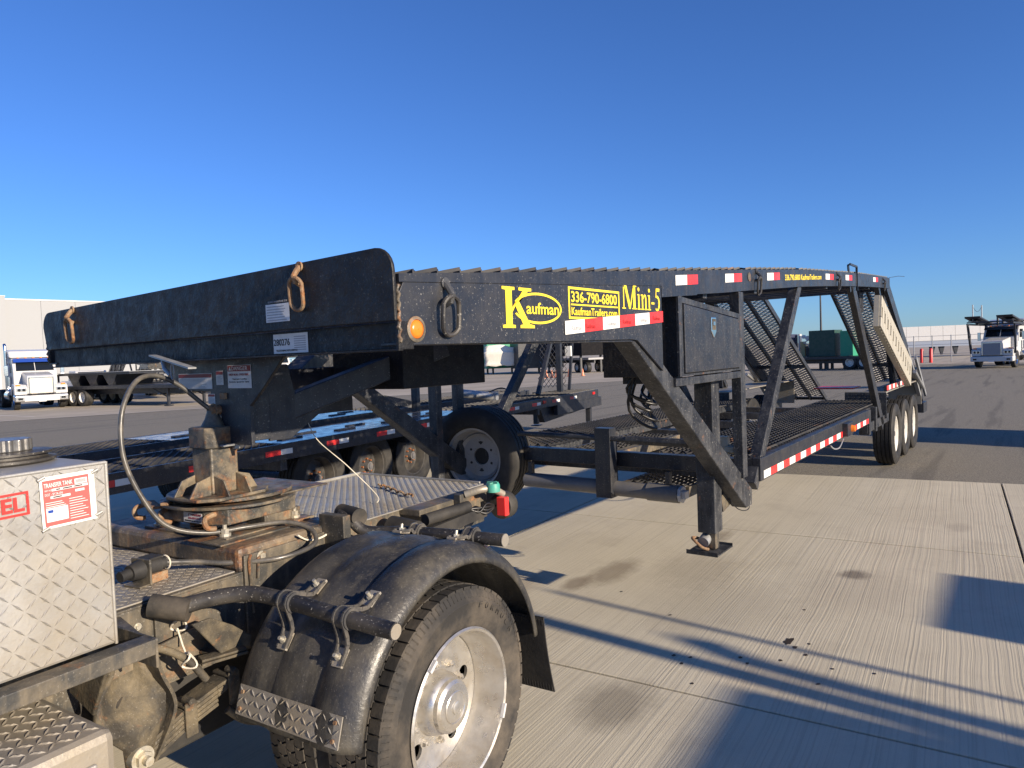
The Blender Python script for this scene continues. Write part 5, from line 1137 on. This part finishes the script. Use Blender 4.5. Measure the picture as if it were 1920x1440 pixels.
def far_trailer(label, loc, rz, L=9, legs=True, stacked=True, rail=BLK, z0=.95, wx=(.6, 1.35, 2.1), name='flat_trailer'):
    t = thing(name, label, 'trailer', loc, rz)
    m = MB(); m.box(0, L, -1.2, 1.2, z0 - .16, z0); part('deck', m, rail, t, bevel=.01)
    for s_ in (-1, 1):
        m = MB(); m.box(.2, L - .2, s_ * .5 - .06, s_ * .5 + .06, z0 - .42, z0 - .16); part('beam', m, BLK, t)
    for x in wx:
        for s_ in (-1, 1): small_wheel(t, Matrix.Translation((x, s_ * .98, .42)) @ (Matrix.Identity(4) if s_ < 0 else Matrix.Rotation(PI, 4, 'Z')), .42, .4, rim=RIMW, hub=False)
    if legs:
        for s_ in (-1, 1):
            m = MB(); m.box(L - 1.2, L - 1.1, s_ * .9 - .05, s_ * .9 + .05, .05, z0 - .16); m.box(L - 1.3, L - 1.0, s_ * .9 - .12, s_ * .9 + .12, .0, .05); m.bar((L - 2.2, s_ * .9, z0 - .2), (L - 1.2, s_ * .9, .4), .05, .05); part('landing_leg', m, BLK, t)
    if stacked:
        m = MB()
        for x in (1.2, 2.6, 4.0): m.prism([(x, z0), (x + .25, z0), (x + .65, z0 + .5), (x - .4, z0 + .5)], 'y', -1.0, 1.0)
        m.box(.3, L - 3.4, -1.15, 1.15, z0 + .5, z0 + .6); part('stacked_ramps', m, BLK, t)
        m = MB(); m.box(.2, L - 3.3, -1.22, 1.22, z0 + .605, z0 + .63); part('aluminium_edge', m, GRYM, t)
    return t
far_trailer('black three axle trailer with stacked ramps right of the white sleeper truck', (14.3, 37.0, 0), math.radians(-82), 9.2)
far_trailer('low silver flatbed trailer seen through the neck braces', (22.5, 37, 0), math.radians(6), 12, True, False, GRYM, 1.15)
far_trailer('second silver flatbed trailer parked behind the first flatbed', (21, 43, 0), math.radians(6), 13, True, False, GRYM, 1.3)
far_trailer('black low trailer carrying the dark green generator', (45.9, 5.6, 0), math.radians(80), 8.8, False, False, BLK, .79, (1.0, 1.8))
for (x, y, r, lb) in ((25.5, 36.5, 72, 'distant black car hauler parked left of the green container'), (37.5, 32.0, 62, 'distant black car hauler parked right of the green container'), (18.6, 33.5, 76, 'black car hauler parked beyond the painted line behind the hitch')):
    c_ = copy_tree(hauler); c_.location = (x, y, 0); c_.rotation_euler = (0, 0, math.radians(r)); c_['label'] = lb
truck('distant white truck parked nose out among the far haulers', (38.0, 37.5, 0), math.radians(62), .85, sleeper=False, stacks=False)
truck('second distant white truck parked behind the silver flatbeds', (29.5, 41.5, 0), math.radians(66), .85, visor=BLK, stacks=False)
# green containers and machines
def container(label, loc, rz, L, H, mt, zb=.5, w=2.3, ribs=True, name='container'):
    t = thing(name, label, 'container', loc, rz)
    m = MB(); m.box(0, L, 0, w, zb, zb + H); b_ = part('body', m, mt, t, bevel=.02)
    if ribs:
        m = MB(); n = int(H / .22)
        for k in range(n): m.box(.03, L - .03, -.05, 0, zb + .08 + k * H / n, zb + .08 + k * H / n + .10)
        for k in range(n): m.box(-.05, 0, .03, w - .03, zb + .08 + k * H / n, zb + .08 + k * H / n + .10)
        part('ribs', m, mt, b_)
    for x in (.5, L - .7):
        for y in (.15, w - .3):
            m = MB(); m.box(x, x + .15, y, y + .15, .0, zb); part('support', m, BLK, t)
    return t
container('bright green ribbed container half covered by a white tarpaulin', (49.2, 38.6, 0), math.radians(-36), 3.6, 2.4, GRN)
tp = MB()
for i in range(9):
    for j in range(9): tp.v.append((47.9 + i * .17 + .1 * math.sin(j), 37.9 - i * .30 + .06 * math.sin(j * 2.1), .75 + j * .24 - .07 * abs(i - 3) * (j > 5) + .05 * math.sin(i * 1.7)))
tp.f = [(i * 9 + j, (i + 1) * 9 + j, (i + 1) * 9 + j + 1, i * 9 + j + 1) for i in range(8) for j in range(8)]
o = part('tarpaulin', tp, TARP, None, smooth=60); o.modifiers.new('t', 'SOLIDIFY').thickness = .03; tagm(o, 'white tarpaulin draped over the corner of the green container', 'tarpaulin')
container('dark box truck body standing right of the bright green container', (48.5, 34.6, 0), math.radians(-36), 4.2, 2.5, BLK, .45, 2.3, False, 'box_body')
far_trailer('long black and grey trailer behind the row of cones', (49.5, 27.0, 0), math.radians(60), 12, False, False, GRYP, 1.2)
container('big dark curtain-sided load behind the row of cones', (49.5, 26.5, 0), math.radians(60), 9.0, 1.9, paint('dark_curtain', (.010, .010, .012), .85, dust_amt=.05, bump=0, spec=.1), 1.4, 2.3, False, 'curtain_side_box')
container('dark green generator housing on the black low trailer', (47.2, 8.35, 0), math.radians(82), 1.6, 1.65, GRND, .80, 1.3, False, 'generator')
container('light green machine cabinet beside the dark green generator', (46.9, 7.3, 0), math.radians(82), .75, 1.55, GRN, .80, 1.2, False, 'machine_cabinet')
container('navy covered load at the left end of the black low trailer', (47.4, 11.1, 0), math.radians(82), 1.2, 1.5, NAVY, .8, 1.4, False, 'covered_load')
eg = thing('engine_unit', 'white and yellow engine unit between the navy load and the generator', 'machine', (46.9, 10.0, .8))
m = MB(); m.box(0, .5, .0, .12, 0, 1.5); m.box(0, .5, .85, .95, .0, 1.5); part('frame', m, WHT, eg, bevel=.01)
m = MB(); m.box(0, .4, .55, .8, 0, 1.0); part('fuel_canister', m, paint('ochre', (.5, .42, .2), .5, bump=0), eg, bevel=.03)
m = MB(); m.cyl((-.05, .35, 1.2), (.2, .35, 1.2), .16, 16); m.cyl((-.05, .62, 1.3), (.2, .62, 1.3), .12, 16); m.tube([(-.05, .3, 1.1), (-.05, .6, .9), (-.02, .3, .75), (-.03, .2, .4)], .05, 8); part('fan_housing', m, SIL, eg, smooth=40)
m = MB(); m.box(.0, .4, .15, .5, .0, .7); part('engine_block', m, BLKD, eg, bevel=.02)
# cones
cone = thing('traffic_cone', 'orange traffic cone with pale collar, leftmost of the six by the dark trailer', 'cone', (37.86, 24.96, 0), 0, 'traffic cones in front of the dark trailer')
m = MB(); m.lathe([(.001, .72), (.03, .72), (.15, .03), (.001, .03)], 20, ax='z'); part('cone_body', m, ORG, cone, smooth=40)
m = MB(); m.lathe([(.062, .50), (.107, .28), (.105, .275)], 20, ax='z'); part('collar', m, SIL, cone, smooth=40)
m = MB(); m.box(-.19, .19, -.19, .19, 0, .03); part('base', m, ORG, cone, bevel=.01)
cone.scale = (.72,) * 3
for i, (x, y) in enumerate(((39.58, 25.81), (39.44, 25.28), (39.33, 24.86), (41.03, 24.9), (41.76, 24.2))):
    c_ = copy_tree(cone); c_.location = (x, y, 0); c_.scale = (.72,) * 3
    c_['label'] = 'orange traffic cone, %s of the six by the dark trailer' % ['second from the left', 'third from the left', 'third from the right', 'second from the right', 'rightmost'][i]
# far right: long white hopper trailer, fence, red posts, poles
wt = thing('bulk_trailer', 'long white hopper trailer beyond the fence at the right', 'trailer', (75, 9.5, 0), math.radians(-93))
wt.location = (72.5, 10.0, 0); wt.rotation_euler = (0, 0, math.radians(-62))
for k in range(12):
    m = MB(); m.box(k * 1.05 + .01, k * 1.05 + 1.04, 0, 2.2, 1.5, 2.85); part('body_panel', m, WHT, wt)
m = MB(); m.prism([(.0, 1.49), (.9, .95), (12.5, .95), (12.5, 1.49)], 'y', .05, 2.15); part('belly', m, paint('blue_grey_belly', (.22, .26, .34), .4, bump=0), wt)
for x in (4.2, 5.0, 6.2):
    m = MB(); m.prism([(x, .95), (x + .5, .95), (x + .32, .2), (x + .2, .2)], 'y', .3, .5); part('hopper_leg', m, BLK, wt)
for x in (.8, 1.7):
    for y in (.2, 2.0): small_wheel(wt, Matrix.Translation((x, y, .4)), .4, .4, hub=False)
fence = thing('wire_fence', 'thin wire fence with grey posts before the white hopper trailer', 'fence', (57, 9, 0), math.radians(-93))
for k in range(8):
    m = MB(); m.cyl((k * 1.15, 0, 0), (k * 1.15, 0, 1.9), .035, 8); part('post', m, GRYM, fence)
m = MB(); m.cyl((0, 0, 1.25), (8.1, 0, 1.25), .012, 6); m.cyl((0, 0, .6), (8.1, 0, .6), .012, 6); m.cyl((0, 0, 1.85), (8.1, 0, 1.85), .012, 6); part('wire', m, GRYM, fence, stuff=True)
for i, (x, y) in enumerate(((55.9, 4.98), (55.9, 4.42))):
    m = MB(); m.tube([(x, y, 0), (x, y, .93), (x, y, 1.0)], [.11, .11, .06], 16); o = part('bollard', m, REDP, None, smooth=40); tagm(o, ['red bollard, left one of the pair by the fence', 'red bollard, right one of the pair by the fence'][i], 'bollard', 'pair of red bollards')
lp = thing('light_pole', 'tall dark light pole rising behind the green generator', 'lamp post', (61, 12.75, 0))
m = MB(); m.cyl((0, 0, 0), (0, 0, 5.9), .11, 12, .06); part('pole', m, BLK, lp, smooth=40)
m = MB(); m.box(-.2, .5, -.12, .12, 5.9, 6.0); part('lamp_head', m, BLK, lp, bevel=.02)
# low dark terrain rim far off
rim = MB(); n = 90; R0 = 700
for k in range(n + 1):
    a = math.radians(-40 + 150 * k / n); h = 5 + 2.0 * math.sin(k * .9) + 1.5 * math.sin(k * 2.3 + 1)
    rim.v += [(R0 * math.cos(a), R0 * math.sin(a), -1), (R0 * math.cos(a), R0 * math.sin(a), h * .8), ((R0 + 150) * math.cos(a), (R0 + 150) * math.sin(a), -1)]
rim.f = [(3 * k, 3 * k + 3, 3 * k + 4, 3 * k + 1) for k in range(n)] + [(3 * k + 1, 3 * k + 4, 3 * k + 5, 3 * k + 2) for k in range(n)]
o = part('distant_hills', rim, paint('far_scrub', (.19, .19, .17), .9, bump=0), None, smooth=80); o['kind'] = 'structure'
tbd = container('unseen black box added to cast a block of shadow on the apron', (2.6, -8.9, 0), 0, 1.1, 1.45, BLK, .45, 1.9, False, 'shadow_box')  # unseen box, added only for its shadow
for (x, y, z, r) in ((-.75, 1.5, 2.7, .022),):
    m = MB(); m.cyl((x, y, .3), (x, y, z), r, 10); part('shadow_pole', m, GRYM, tbd)  # thin unseen pole added to draw a streak of shadow
